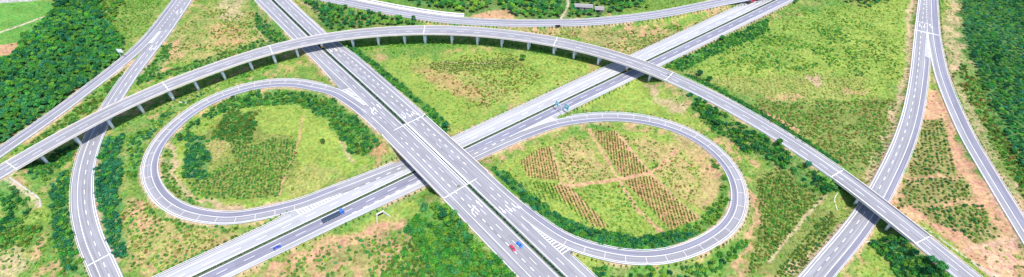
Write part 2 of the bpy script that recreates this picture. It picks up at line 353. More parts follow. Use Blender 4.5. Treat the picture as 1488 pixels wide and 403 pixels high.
# ------------------------------------------------------------------ planting plan
TEAL = [(.022, .125, .060), (.030, .150, .070), (.018, .100, .042), (.040, .160, .055)]
DARKG = [(.018, .105, .036), (.028, .135, .036), (.042, .160, .032), (.014, .080, .032), (.060, .180, .035)]
MIDG = [(.050, .185, .026), (.072, .21, .030), (.036, .155, .028), (.10, .225, .030), (.042, .165, .045)]
LIGHTG = [(.115, .235, .026), (.14, .245, .030), (.085, .21, .028), (.17, .25, .04)]
OLIVE = [(.085, .135, .026), (.062, .12, .024), (.115, .155, .028), (.048, .11, .024)]
RED = [(.19, .105, .040), (.15, .125, .040), (.13, .12, .032)]
BELTS = [
 ([(492,66),(512,66),(560,103),(640,168),(657,192),(640,197),(600,155),(540,104)], 2.5, (.7, 1.15), MIDG+DARKG, 'green shrub in the belt down the right side of the mainline', 'shrubs right of the mainline'),
 ([(714,246),(735,252),(800,306),(850,330),(930,346),(985,338),(1010,345),(970,363),(929,368),(884,361),(844,349),(800,325),(765,300)], 2.4, (.85, 1.35), DARKG+TEAL[:2]+MIDG[:2], 'dark green shrub in the thick belt inside the right loop', 'shrubs inside the right loop'),
 ([(985,338),(1030,305),(1052,262),(1030,232),(1040,232),(1062,262),(1065,290),(1050,322),(1010,348)], 2.6, (.55, .95), MIDG+LIGHTG, 'lighter shrub along the inner right rim of the right loop', 'shrubs on the right loop rim'),
 ([(330,140),(395,130),(450,138),(485,148),(512,168),(540,190),(557,208),(530,226),(510,220),(480,178),(430,152),(380,153),(320,165),(290,178),(262,205),(258,196)], 2.5, (.75, 1.2), MIDG+DARKG+OLIVE[:1], 'green shrub in the belt inside the top of the left loop', 'shrubs inside the left loop'),
 ([(235,215),(248,215),(250,250),(266,280),(300,303),(280,303),(246,282),(234,255)], 2.6, (.5, .9), MIDG+OLIVE+LIGHTG[:1], 'small shrub on the inner left rim of the left loop', 'shrubs on the left loop rim'),
 ([(148,200),(180,196),(178,240),(174,290),(180,340),(192,375),(168,372),(150,330),(140,290),(140,240)], 2.6, (.85, 1.4), TEAL+TEAL+MIDG[:2], 'teal-green bush in the belt right of the left curving road', 'bushes right of the curving road'),
 ([(75,262),(100,243),(98,300),(104,340),(128,400),(92,400),(78,340)], 2.6, (.8, 1.3), DARKG+TEAL+MIDG, 'dark bush in the belt left of the curving road', 'bushes left of the curving road'),
 ([(610,300),(655,300),(742,392),(750,410),(640,410),(592,335)], 2.5, (1.0, 1.7), MIDG+MIDG+DARKG[1:3]+LIGHTG[:1], 'green bush in the dense thicket below the mainline bridge', 'thicket below the mainline bridge'),
 ([(955,108),(985,125),(1030,153),(1075,180),(1130,210),(1190,250),(1215,275),(1190,282),(1130,240),(1060,205),(1010,160)], 2.4, (.85, 1.45), MIDG+DARKG+DARKG+LIGHTG[:1], 'green shrub on the near slope of the flyover embankment', 'shrubs on the near flyover slope'),
 ([(985,103),(1025,116),(1060,138),(1110,165),(1180,212),(1222,240),(1214,240),(1150,203),(1080,160),(1020,124)], 2.5, (.7, 1.25), DARKG+OLIVE[1:2]+MIDG[:1], 'dark shrub on the far slope of the flyover embankment', 'shrubs on the far flyover slope'),
 ([(180,98),(172,122),(140,160),(62,204),(25,228),(36,215),(100,165),(165,112)], 2.6, (.6, 1.0), MIDG+OLIVE, 'green shrub in the wedge between slip road and flyover at left', 'shrubs in the left wedge'),
 ([(1262,352),(1300,345),(1328,358),(1385,403),(1300,410),(1290,380)], 2.6, (.8, 1.4), DARKG+MIDG, 'dark shrub below the flyover at the bottom right', 'shrubs below the right flyover'),
 ([(865,390),(960,393),(1030,377),(1078,345),(1092,348),(1060,385),(1000,410),(865,410)], 2.5, (.75, 1.3), MIDG+DARKG+LIGHTG[:2], 'green shrub below the outside of the right loop', 'shrubs outside the right loop'),
 ([(962,99),(1050,54),(1116,28),(1120,44),(1060,72),(990,104)], 2.6, (.6, 1.1), MIDG+DARKG, 'green shrub along the near side of the lower highway, top right', 'shrubs beside the highway top right'),
 ([(0,252),(38,288),(46,310),(20,335),(0,335)], 2.6, (.8, 1.3), DARKG+MIDG, 'dark bush in the clump at the left edge', 'bushes at the left edge'),
 ([(0,335),(30,330),(66,325),(62,345),(45,358),(0,362)], 2.4, (.6, 1.0), MIDG+OLIVE, 'bush on the grassy mound at the bottom left', 'bushes on the mound'),
 ([(190,110),(212,100),(236,70),(252,60),(244,85),(222,118),(200,125)], 2.6, (.6, 1.0), MIDG+DARKG, 'green shrub along the right edge of the left curving road', 'shrubs above the left flyover'),
 ([(225,118),(300,96),(380,68),(430,58),(425,52),(370,62),(290,88),(222,110)], 2.8, (.5, .9), MIDG+OLIVE+DARKG, 'low shrub behind the left flyover', 'low shrubs behind the flyover'),
 ([(372,18),(415,60),(402,66),(372,40)], 2.6, (.6, 1.1), MIDG+DARKG, 'green shrub at the left verge of the mainline near the top', 'shrubs left of the mainline top'),
 ([(500,62),(620,56),(740,60),(860,84),(862,92),(740,70),(620,66),(510,72)], 3.2, (.4, .75), MIDG+LIGHTG, 'low shrub in the shade under the flyover', 'shrubs under the flyover'),
 ([(165,180),(245,145),(330,112),(400,92),(404,98),(330,122),(250,152),(172,190)], 3.4, (.45, .8), MIDG+LIGHTG, 'low shrub below the left half of the flyover', 'shrubs below the left flyover'),
 ([(212,300),(262,320),(330,330),(385,328),(380,333),(320,336),(255,328),(205,306)], 3.4, (.55, .85), OLIVE+MIDG, 'small round shrub along the outside of the left loop', 'shrubs outside the left loop'),
 ([(185,200),(215,185),(235,165),(300,132),(296,140),(240,178),(210,210),(200,260),(185,260)], 2.9, (.55, 1.0), MIDG+TEAL+LIGHTG, 'green bush outside the upper left of the left loop', 'bushes outside the left loop'),
 ([(40,240),(80,222),(108,208),(104,232),(70,255),(66,262),(45,262)], 2.6, (.6, 1.0), MIDG+DARKG, 'green shrub under the flyover left of the curving road', 'shrubs under the left flyover end'),
 ([(1190,248),(1216,262),(1238,288),(1222,284),(1198,275)], 2.2, (.5, .8), MIDG+LIGHTG[:1], 'bright shrub on the slope before the flyover bridge', 'shrubs before the flyover bridge'),
 ([(272,195),(298,200),(308,232),(298,262),(268,258)], 2.7, (.9, 1.4), DARKG+TEAL[:2], 'dark tall bush in the orchard block inside the left loop', 'dark bushes inside the left loop'),
 ([(322,172),(335,160),(352,164),(372,160),(374,182),(366,196),(372,206),(345,209),(318,202),(300,206),(310,190)], 2.2, (.6, 1.0), OLIVE+DARKG[1:3]+MIDG[2:3], 'olive bush of the upper orchard block inside the left loop', 'upper orchard bushes'),
 ([(1384,110),(1400,90),(1430,150),(1470,215),(1500,270),(1500,310),(1455,225)], 3.0, (.5, .95), OLIVE+MIDG+RED[:1], 'low shrub between slip road and right plantation', 'shrubs beside the plantation'),
 ([(560,390),(600,345),(630,365),(650,410),(560,410)], 2.7, (.6, 1.1), MIDG+OLIVE, 'shrub in the thin scrub left of the thicket', 'shrubs left of the thicket'),
]

# ------------------------------------------------------------------ ground colour (albedo in world space)
GC = {'bright': (.142, .190, .036), 'lush': (.052, .130, .026), 'mid': (.088, .145, .028), 'olive': (.110, .125, .034), 'dry': (.215, .180, .070),
      'soil': (.290, .168, .100), 'soil_p': (.305, .205, .140), 'brown': (.245, .140, .070), 'straw': (.250, .200, .115), 'field': (.068, .165, .030),
      'dark': (.034, .098, .030), 'grey': (.26, .24, .25), 'path': (.30, .25, .19), 'duff': (.05, .085, .02)}
G_POLY = [  # ground patches: colour, strength, ragged edge (m), outline in the photograph
 ('field', 1, 1, [(-80,0),(74,2),(80,16),(52,46),(30,60),(-80,78)]),
 ('grey', .8, 2, [(-80,-40),(62,-20),(58,0),(24,3),(-80,9)]),
 ('soil', 1, 2, [(-80,76),(28,62),(32,68),(14,80),(-80,92)]),
 ('field', .9, 2, [(-80,92),(14,80),(20,84),(0,98),(-80,110)]),
 ('dark', .9, 5, [(78,-30),(150,-30),(148,30),(165,40),(185,62),(180,80),(150,102),(85,150),(20,195),(-60,240),(-60,105),(20,84),(32,72),(30,58),(52,46),(80,16)]),
 ('mid', .6, 5, [(150,-10),(248,-10),(190,70),(166,42),(148,30)]),
 ('dry', .55, 6, [(275,20),(360,0),(400,60),(330,85),(230,95),(240,60)]),
 ('brown', .55, 6, [(300,40),(352,35),(362,62),(310,66)]),
 ('soil', .7, 4, [(240,62),(262,55),(262,82),(238,96)]),
 ('straw', .7, 5, [(320,-5),(352,0),(350,28),(318,30)]),
 ('straw', .6, 4, [(372,12),(392,35),(402,62),(385,66),(372,45)]),
 ('dark', .5, 5, [(430,-20),(475,-5),(622,33),(560,38),(480,48),(440,10)]),
 ('dark', .6, 5, [(530,-30),(1040,-30),(1030,0),(950,12),(860,25),(760,27),(676,22),(600,10)]),
 ('soil', .9, 3, [(682,22),(712,15),(748,16),(748,28),(700,27)]),
 ('mid', .8, 5, [(880,-10),(1050,-10),(1010,8),(900,22)]),
 ('straw', .7, 3, [(432,0),(445,5),(466,18),(458,20)]),
 # field between A, C and B
 ('bright', .8, 6, [(545,85),(740,72),(860,90),(850,105),(660,190),(650,180)]),
 ('dry', .5, 7, [(590,92),(640,88),(720,118),(760,140),(700,160),(640,130)]),
 ('soil', .55, 5, [(540,78),(560,76),(566,84),(544,87)]),
 ('brown', .5, 6, [(595,100),(660,105),(700,140),(680,152),(630,125)]),
 ('olive', .7, 3, [(618,92),(745,84),(762,98),(640,108)]),
 # C, B, F triangle
 ('soil', .4, 7, [(740,42),(1000,40),(1075,10),(1030,32),(915,82),(860,62),(800,50)]),
 ('soil', .6, 5, [(740,41),(800,42),(830,52),(760,46)]),
 # B, R, C
 ('bright', .9, 5, [(835,160),(930,112),(960,125),(1000,160),(1040,190),(1000,180),(940,165),(880,160)]),
 ('soil_p', .7, 4, [(935,122),(955,122),(960,145),(995,150),(990,162),(950,150)]),
 ('soil', .6, 5, [(1060,180),(1090,190),(1075,215),(1050,195)]),
 # right field
 ('bright', .8, 8, [(1000,95),(1116,30),(1330,-10),(1325,100),(1290,150),(1100,140)]),
 ('mid', .5, 7, [(1040,60),(1200,20),(1240,40),(1110,105)]),
 ('dry', .4, 6, [(1030,112),(1180,108),(1262,112),(1270,140),(1180,146),(1080,140)]),
 ('soil', .6, 5, [(1116,138),(1166,136),(1170,143),(1116,144)]),
 ('soil', .6, 4, [(1225,134),(1262,128),(1260,135),(1230,141)]),
 ('soil_p', .8, 2, [(1172,110),(1186,108),(1197,124),(1190,128)]),
 ('olive', .75, 6, [(1095,148),(1310,145),(1300,205),(1265,270),(1180,215)]),
 ('soil_p', .8, 4, [(1322,0),(1331,0),(1322,100),(1312,150),(1300,190),(1262,272),(1254,268),(1290,195),(1304,140),(1314,90)]),
 ('soil', .8, 3, [(1080,150),(1116,170),(1160,196),(1160,188),(1116,160)]),
 # between D and D2
 ('soil', 1, 4, [(1348,128),(1362,126),(1392,205),(1452,310),(1488,365),(1488,415),(1445,415),(1395,360),(1330,320),(1285,308),(1318,240)]),
 ('bright', .8, 3, [(1350,98),(1356,98),(1360,128),(1350,130)]),
 ('soil', .7, 5, [(1366,190),(1385,195),(1445,300),(1488,375),(1480,395),(1400,280)]),
 ('olive', .8, 3, [(1338,176),(1368,172),(1380,215),(1392,254),(1318,256)]),
 ('olive', .8, 3, [(1312,260),(1402,258),(1415,290),(1302,302)]),
 ('olive', .8, 4, [(1322,300),(1428,298),(1452,345),(1420,352),(1360,325)]),
 ('soil_p', .6, 6, [(1410,350),(1488,340),(1488,403),(1450,403)]),
 # right of D2
 ('soil_p', .5, 6, [(1384,0),(1396,0),(1398,70),(1410,130),(1440,205),(1488,290),(1488,345),(1420,205),(1395,150),(1376,101),(1366,45)]),
 ('olive', .7, 6, [(1395,110),(1420,105),(1455,190),(1488,240),(1488,290),(1440,215)]),
 ('dark', .85, 6, [(1392,-20),(1560,-20),(1560,300),(1488,240),(1455,195),(1418,120),(1398,60)]),
 # right of R, between R and C
 ('olive', .8, 5, [(1098,262),(1130,240),(1232,292),(1222,320),(1150,403),(1085,403),(1110,330)]),
 ('soil', .85, 5, [(1092,280),(1106,285),(1112,318),(1098,350),(1080,400),(1062,400),(1085,350),(1095,315)]),
 ('bright', .6, 5, [(1215,290),(1236,290),(1200,350),(1160,400),(1140,400),(1205,330)]),
 ('soil_p', .7, 4, [(1226,318),(1240,318),(1165,403),(1140,403)]),
 # below the C bridge at the right
 ('bright', .7, 5, [(1270,335),(1300,330),(1290,370),(1320,403),(1240,403)]),
 ('soil', .7, 3, [(1268,325),(1275,325),(1225,395),(1212,403)]),
 ('bright', .8, 3, [(1335,322),(1350,325),(1430,400),(1415,403),(1360,345)]),
 # inside the left loop
 ('bright', 1, 4, [(345,145),(400,140),(470,170),(520,225),(535,235),(480,265),(400,300),(300,300),(250,260),(255,215),(300,165)]),
 ('soil_p', .8, 4, [(240,205),(252,205),(258,245),(275,285),(320,300),(310,305),(262,292),(244,255)]),
 ('soil_p', .7, 3, [(300,299),(372,298),(418,292),(410,299),(330,306)]),
 ('olive', .8, 4, [(285,200),(330,160),(372,162),(372,180),(434,206),(425,250),(405,285),(300,292),(272,262)]),
 ('dry', .7, 4, [(298,205),(325,198),(330,225),(310,230)]),
 ('brown', .9, 2, [(530,208),(546,198),(562,205),(566,222),(548,229),(533,224)]),
 ('dry', .45, 5, [(420,245),(470,235),(500,250),(430,290),(410,290)]),
 # inside the right loop
 ('bright', .8, 4, [(715,240),(790,205),(870,185),(960,195),(1020,230),(1040,285),(1000,330),(920,350),(850,335),(780,300)]),
 ('soil', .5, 6, [(800,212),(850,192),(895,262),(820,268)]),
 ('soil', .5, 7, [(900,195),(985,215),(1020,260),(1020,300),(960,260)]),
 ('soil', .6, 6, [(975,192),(1000,200),(1035,245),(1046,280),(1036,305),(1018,305),(1026,265),(1000,225)]),
 ('brown', .8, 1, [(862,190),(893,190),(942,250),(905,258)]),
 ('brown', .8, 1, [(905,262),(945,256),(1016,318),(975,336)]),
 ('brown', .8, 1, [(782,216),(800,214),(814,262),(768,258),(754,236)]),
 ('brown', .8, 1, [(800,268),(830,272),(884,330),(862,328)]),
 # left bottom
 ('dry', .7, 6, [(170,290),(215,290),(250,325),(340,335),(385,328),(300,370),(240,400),(190,385)]),
 ('soil', .6, 5, [(178,285),(205,290),(225,320),(200,330)]),
 ('bright', .7, 5, [(0,300),(60,280),(72,300),(68,340),(40,330),(0,350)]),
 ('straw', .8, 5, [(0,360),(45,355),(48,380),(20,403),(0,403)]),
 ('soil', .8, 2, [(62,338),(68,338),(62,365),(50,385),(46,378)]),
 ('straw', .6, 5, [(10,262),(45,270),(62,300),(50,310),(20,280)]),
 ('mid', .8, 5, [(0,330),(60,325),(62,345),(40,360),(0,362)]),
 # bottom centre
 ('soil', .85, 4, [(385,398),(430,365),(520,328),(575,310),(592,330),(540,345),(470,370),(410,403),(385,403)]),
 ('soil', .45, 6, [(430,380),(520,345),(600,340),(640,403),(400,403)]),
 ('soil', .7, 3, [(556,342),(566,340),(600,392),(606,403),(594,403)]),
 ('bright', .7, 3, [(500,335),(545,312),(560,305),(600,290),(640,300),(600,318),(560,322),(420,368)]),
 ('bright', .7, 3, [(820,375),(860,372),(900,385),(870,403),(850,400)]),
]
G_LINE = [('soil', 1.6, [(856,188),(900,262),(925,305),(965,340)]), ('soil', 1.6, [(895,192),(945,252),(990,298),(1016,318)]), ('soil', 2.0, [(815,270),(850,268),(905,260),(945,252),(962,243),(985,216)]),
          ('soil', 1.0, [(800,214),(815,265),(845,290),(872,325)]), ('path', 2.0, [(-80,68),(0,48),(76,20)]), ('path', 1.6, [(824,-20),(826,6),(815,27)]), ('soil', .8, [(405,285),(415,250),(432,215),(440,170)]),
          ('straw', 1.2, [(1116,380),(1180,305),(1200,285)]), ('path', 1.0, [(1340,330),(1400,372),(1450,403)]), ('path', 1.0, [(10,262),(48,285),(58,300)]), ('straw', 1.4, [(495,205),(512,235)]),
          ('soil_p', 1.2, [(1400,365),(1450,352),(1488,345)]), ('straw', .9, [(640,90),(680,92),(720,92)]),
          ('soil', 2.2, [(208,168),(235,155),(285,136),(322,118)])]
def ground_colour(x, y):
    n1 = fbm(x, y, 60, 21); n2 = fbm(x, y, 14, 31); n3 = fbm(x, y, 4.5, 41, 3)
    c = lambda k: np.array(GC[k])
    t = sstep(.35, .68, n1*.6+n2*.4)[..., None]
    col = c('mid')*(1-t)+c('bright')*t
    t = (sstep(.48, .70, n2)*.55)[..., None]; col = col*(1-t)+c('dry')*t
    n4 = fbm(x, y, 33, 27, 4)
    t = (sstep(.50, .68, n4)*.5)[..., None]; col = col*(1-t)+c('lush')*t
    t = (sstep(.50, .68, n3)*.7*sstep(.36, .58, n1))[..., None]; col = col*(1-t)+c('soil')*t
    t = (sstep(.55, .35, n3)*.40)[..., None]; col = col*(1-t)+c('lush')*t
    wx = (fbm(x, y, 9, 51, 3)-.5); wy = (fbm(x, y, 9, 61, 3)-.5)
    for k, st, rag, px in G_POLY:
        P = wpoly(px); lo = P.min(0)-8; hi = P.max(0)+8
        m = (x > lo[0]) & (x < hi[0]) & (y > lo[1]) & (y < hi[1])
        if not m.any(): continue
        xs, ys = x[m], y[m]; ins = np.zeros(xs.shape)
        for j in range(4):      # soft ragged edge
            ins += inside(P, xs+wx[m]*rag*3.2+(j % 2-.5)*rag*.5, ys+wy[m]*rag*3.2+(j//2-.5)*rag*.5)
        a = (ins/4*st*(.55+.9*np.clip(n3[m]-.0, 0, .75)))[:, None]; a = np.clip(a, 0, 1)
        cc = c(k)*(.8+.4*n2[m])[:, None]
        col[m] = col[m]*(1-a)+cc*a
    for k, w, px in G_LINE:
        P = wpoly(px); lo = P.min(0)-8; hi = P.max(0)+8
        m = (x > lo[0]) & (x < hi[0]) & (y > lo[1]) & (y < hi[1])
        if not m.any(): continue
        d = near_line(px, x[m]+wx[m]*2.2, y[m]+wy[m]*2.2); a = (sstep(w*1.15, w*.45, d)*.9)[:, None]
        col[m] = col[m]*(1-a)+c(k)*(.85+.3*n3[m])[:, None]*a
    return col
gcol = ground_colour(X, Y)
for px, sp, rg, cl, lab, grp in BELTS:      # leaf litter and low growth under the planted belts
    P = wpoly(px); lo = P.min(0)-6; hi = P.max(0)+6; m = (X > lo[0]) & (X < hi[0]) & (Y > lo[1]) & (Y < hi[1])
    xs, ys = X[m], Y[m]; ins = inside(P, xs+(fbm(xs, ys, 9, 51, 3)-.5)*6, ys+(fbm(xs, ys, 9, 61, 3)-.5)*6)
    a = (ins*.62)[:, None]; gcol[m] = gcol[m]*(1-a)+np.array(cl).mean(0)*.85*a
# bare pinkish verge next to the pavements
vn = fbm(X, Y, 16, 71, 3)
va = (sstep(3.6, 1.0, DIST)*sstep(.38, .60, vn)*.85)[..., None]
gcol = gcol*(1-va)+np.array(GC['soil_p'])*va*(.8+.4*fbm(X, Y, 3, 77, 2))[..., None]
gcol = np.maximum(gcol, .004)
# extend the sheet to the horizon with a coarse rim
ex = np.array([40, 100, 200, 400, 800, 1600, 3000.0])
GX2 = np.r_[GX[0]-ex[::-1], GX, GX[-1]+ex]; GY2 = np.r_[GY[0]-ex[::-1], GY, GY[-1]+ex]
nx, ny = len(GX2), len(GY2); k = len(ex)
X2, Y2 = np.meshgrid(GX2, GY2, indexing='ij')
H2 = np.pad(HT, k, mode='edge'); C2 = np.pad(gcol, ((k, k), (k, k), (0, 0)), mode='edge')
inner = np.zeros((nx, ny), bool); inner[k:-k, k:-k] = True
r = ~inner; H2[r] = np.minimum(H2[r], -1.2); far = ground_colour(X2[r], Y2[r]); C2[r] = far
me = bpy.data.meshes.new('ground')
me.vertices.add(nx*ny); me.vertices.foreach_set('co', np.stack([X2, Y2, H2], -1).astype(np.float32).ravel())
ii, jj = np.meshgrid(np.arange(nx-1), np.arange(ny-1), indexing='ij'); q = (ii*ny+jj).ravel()
quads = np.stack([q, q+ny, q+ny+1, q+1], 1).astype(np.int32)
me.loops.add(quads.size); me.loops.foreach_set('vertex_index', quads.ravel())
me.polygons.add(len(quads)); me.polygons.foreach_set('loop_start', np.arange(0, quads.size, 4, dtype=np.int32))
me.update(calc_edges=True); me.polygons.foreach_set('use_smooth', np.ones(len(quads), bool))
ca = me.attributes.new('gcol', 'FLOAT_COLOR', 'POINT')
ca.data.foreach_set('color', np.concatenate([C2, np.ones((nx, ny, 1))], -1).astype(np.float32).ravel())
def ground_mat():
    m = bpy.data.materials.new('ground_vegetation_and_soil'); m.use_nodes = True; nt = m.node_tree; N = nt.nodes; L = nt.links
    b = N['Principled BSDF']; b.inputs['Roughness'].default_value = .95; b.inputs['Specular IOR Level'].default_value = .1
    a = N.new('ShaderNodeAttribute'); a.attribute_name = 'gcol'; tc = N.new('ShaderNodeTexCoord')
    n1 = N.new('ShaderNodeTexNoise'); n1.inputs['Scale'].default_value = .55; n1.inputs['Detail'].default_value = 6; n1.inputs['Roughness'].default_value = .65
    n2 = N.new('ShaderNodeTexNoise'); n2.inputs['Scale'].default_value = .22; n2.inputs['Detail'].default_value = 4
    L.new(tc.outputs['Object'], n1.inputs['Vector']); L.new(tc.outputs['Object'], n2.inputs['Vector'])
    mr = N.new('ShaderNodeMapRange'); mr.inputs['From Min'].default_value = .32; mr.inputs['From Max'].default_value = .68; mr.inputs['To Min'].default_value = .62; mr.inputs['To Max'].default_value = 1.42
    L.new(n1.outputs['Fac'], mr.inputs['Value'])
    s = N.new('ShaderNodeVectorMath'); s.operation = 'SCALE'; L.new(a.outputs['Color'], s.inputs[0]); L.new(mr.outputs[0], s.inputs['Scale'])
    h = N.new('ShaderNodeHueSaturation'); m2 = N.new('ShaderNodeMapRange'); m2.inputs['From Min'].default_value = .3; m2.inputs['From Max'].default_value = .7; m2.inputs['To Min'].default_value = .475; m2.inputs['To Max'].default_value = .525
    L.new(n2.outputs['Fac'], m2.inputs['Value']); L.new(m2.outputs[0], h.inputs['Hue']); L.new(s.outputs[0], h.inputs['Color']); L.new(h.outputs[0], b.inputs['Base Color'])
    bp = N.new('ShaderNodeBump'); bp.inputs['Strength'].default_value = .7; bp.inputs['Distance'].default_value = .5; L.new(n1.outputs['Fac'], bp.inputs['Height']); L.new(bp.outputs[0], b.inputs['Normal'])
    return m
me.materials.append(ground_mat())
tag(link(bpy.data.objects.new('ground', me)), kind='structure')

# ------------------------------------------------------------------ ribbons, markings
def ribbon(name, p, s0, s1, ol, orr, m, parent=None, dz=0.0, thick=0.0, step=2.0):
    s = p.stations(s0, s1, step)
    a = interp(ol, s) if not np.isscalar(ol) else np.full(len(s), ol); b = interp(orr, s) if not np.isscalar(orr) else np.full(len(s), orr)
    def off(o, dz_):
        q = p.pos(s, 0, dz_); n = np.stack([np.interp(s, p.s, p.N[:, k]) for k in range(2)], -1); q[:, :2] += n*o[:, None]; return q
    n = len(s); rows = [off(a, dz), off(b, dz)]
    if thick: rows += [off(b, dz-thick), off(a, dz-thick)]
    V = np.concatenate(rows); Fs = []
    for i in range(n-1):
        Fs.append((i, n+i, n+i+1, i+1))
        if thick: Fs += [(n+i, 2*n+i, 2*n+i+1, n+i+1), (2*n+i, 3*n+i, 3*n+i+1, 2*n+i+1), (3*n+i, i, i+1, 3*n+i+1)]
    if thick: Fs += [(0, 3*n, 2*n, n), (n-1, 2*n-1, 3*n-1, 4*n-1)]
    Fs = [f[::-1] for f in Fs]
    ob = mesh_obj(name, V, Fs, m, parent)
    uv = ob.data.uv_layers.new(name='UVMap'); o_all = np.concatenate([a, b, b, a][:len(rows)]); s_all = np.tile(s, len(rows))
    li = np.zeros(len(ob.data.loops), np.int32); ob.data.loops.foreach_get('vertex_index', li)
    uv.data.foreach_set('uv', np.stack([o_all[li], s_all[li]], 1).astype(np.float32).ravel())
    # winding: make the top face up
    if len(ob.data.polygons) and ob.data.polygons[0].normal.z < 0: ob.data.flip_normals()
    return ob
def lines(name, p, specs, parent, m=None, dz=.014):
    """painted lines: list of (s0, s1, offset | table, width, dash, gap)"""
    for s0, s1, o, w, dash, gap in specs:
        mb = MB(); s0, s1 = min(s0, s1), max(s0, s1); s0 = max(0, s0); s1 = min(p.len, s1)
        segs = [(s0, s1)] if not dash else [(t, min(t+dash, s1)) for t in np.arange(s0, s1, dash+gap)]
        for a, b in segs:
            if b-a < .3: continue
            st = p.stations(a, b, 2.0 if not dash else max(2.0, dash/2)); of = np.full(len(st), o) if np.isscalar(o) else interp(o, st)
            q = p.pos(st, 0, dz); n = np.stack([np.interp(st, p.s, p.N[:, k]) for k in range(2)], -1)
            l = q.copy(); l[:, :2] += n*(of-w/2)[:, None]; r_ = q.copy(); r_[:, :2] += n*(of+w/2)[:, None]
            for i in range(len(st)-1): mb.quad(tuple(r_[i]), tuple(r_[i+1]), tuple(l[i+1]), tuple(l[i]))
        if mb.F:
            ob = mb.build('dashed_line' if dash else 'edge_line', m or M['paint'], parent)
            if dash: ob['kind'] = 'stuff'
def across(name, p, specs, parent, m=None, dz=.016):
    if len(specs) > 1:
        for sp_ in specs: across(name, p, [sp_], parent, m, dz)
        return
    mb = MB()
    for s, o0, o1, w in specs:
        a, b, c_, d = p.pos(s-w/2, o0, dz), p.pos(s-w/2, o1, dz), p.pos(s+w/2, o1, dz), p.pos(s+w/2, o0, dz)
        mb.quad(tuple(a), tuple(b), tuple(c_), tuple(d))
    return mb.build(name, m or M['paint'], parent)
def arrow(p, s, o, fwd, parent, turn=0, k=1.15, dz=.018):
    """a lane arrow; turn -1/0/+1 bends the head sideways"""
    mb = MB(); f = 1 if fwd else -1
    def q(a, b): return tuple(p.pos(s+f*a*k, o+f*b*k, dz))
    if turn == 0:
        mb.poly([q(0, -.2), q(0, .2), q(4, .2), q(4, -.2)]); mb.poly([q(3.8, -.75), q(3.8, .75), q(6.2, 0)])
    else:
        t = turn
        mb.poly([q(0, -.2), q(0, .2), q(3.4, .2), q(3.4, -.2)]); mb.poly([q(3.2, -.2), q(3.2, .2), q(4.3, 1.2*t+.2), q(4.3, 1.2*t-.35)])
        mb.poly([q(3.4, 1.5*t), q(4.9, .6*t), q(5.6, 2.3*t)])
    return mb.build('lane_arrow', M['paint'], parent)
def gore(pm, om, pr, orr, s0, s1, parent, gmax=5.0, dz=.02, pitch=2.0, w=.5, pave=True, pm_=None):
    """paved nose between main line pm (edge line offset om) and ramp pr (edge line offset orr) for main chainage s0..s1, with hatching"""
    pv = MB(); mb = MB(); prev = None; st = np.linspace(s0, s1, max(3, int(abs(s1-s0)/1.0))); pairs = []
    for s in st:
        a = pm.pos(s, om, dz); ss, _ = pr.proj(a[0], a[1]); b = pr.pos(ss, orr, dz)
        pairs.append((a, b, np.linalg.norm(a-b)))
    for i in range(len(pairs)-1):
        (a, b, g), (c_, d, g2) = pairs[i], pairs[i+1]
        if pave and max(g, g2) < gmax+2:
            lo = [np.array(v)-np.array([0, 0, dz-.0075 if dz < .025 else dz-.0165]) for v in (a, b, d, c_)]
            pv.quad(*[tuple(v) for v in lo])
    acc = 0
    for i in range(len(pairs)-4):
        a, b, g = pairs[i]; acc += 1.0
        if acc < pitch or g > gmax or g < .5: continue
        acc = 0; a2 = pairs[i+1][0]; j = min(len(pairs)-2, i+max(1, int(g*.55))); c_, d = pairs[j][1], pairs[j+1][1]
        mb.quad(tuple(a), tuple(a+(a2-a)*w), tuple(d), tuple(c_))
    if pave and pv.F: pv.build('gore_pavement', pm_ or M['asphalt'], parent)
    if mb.F: mb.build('gore_hatching', M['paint'], parent)

def road(name, key, m, ranges=None, thick=.35, dz=0.0):
    p, tl, tr = ROADS[key]; root = None
    for a, b in (ranges or GRADE.get(key, [(0, p.len)])):
        neg = [(s, -w) for s, w in tl]
        ob = ribbon(name, p, a, b, neg, tr, m, None, dz, thick)
        tag(ob, kind='structure'); root = root or ob
    return root
rA = road('mainline_road', 'A', M['asphalt']); rB = road('lower_highway_road', 'B', M['asphalt'])
rC = road('flyover_approach_road', 'C', M['asphalt']); rF = road('top_ramp_road', 'F', M['asphalt'])
rD = road('right_branch_road', 'D', M['asphalt']); rD2 = road('right_slip_road', 'D2', M['asphalt'], dz=.008)
rE = road('left_curve_road', 'E', M['asphalt']); rG = road('left_slip_road', 'G', M['asphalt'], dz=.008)
rL = road('left_loop_road', 'L', M['asphalt']); rR = road('right_loop_road', 'R', M['asphalt'])
# the far carriageway of B and the slow shoulders are surfaced in a paler mix, the near one in a darker mix
ribbon('pale_surfacing', B, 2, B.len-2, [(s, -w+.6) for s, w in wB_l], -1.3, M['asphalt_p'], rB, .004)
ribbon('dark_surfacing', B, 2, B.len-2, 1.4, 8.7, M['asphalt_d'], rB, .004)
ribbon('pale_shoulder', B, 2, B.len-2, 8.9, [(s, w-.3) for s, w in wB_r], M['asphalt_p'], rB, .004)

for p_, r_, a_, b_, d_ in ((D, rD, -5.8, -2.9, .004), (D2, rD2, -4.5, 0.2, .012), (G, rG, 1.5, 4.7, .012), (R, rR, 1.0, 4.2, .004), (F, rF, -5.2, -2.2, .004), (Lp, rL, -4.3, -.9, .004)):
    ribbon('dark_shoulder', p_, 60 if p_ in (Lp, R) else 2, p_.len-(60 if p_ in (Lp, R) else 2), a_, b_, M['asphalt_d'], r_, d_)
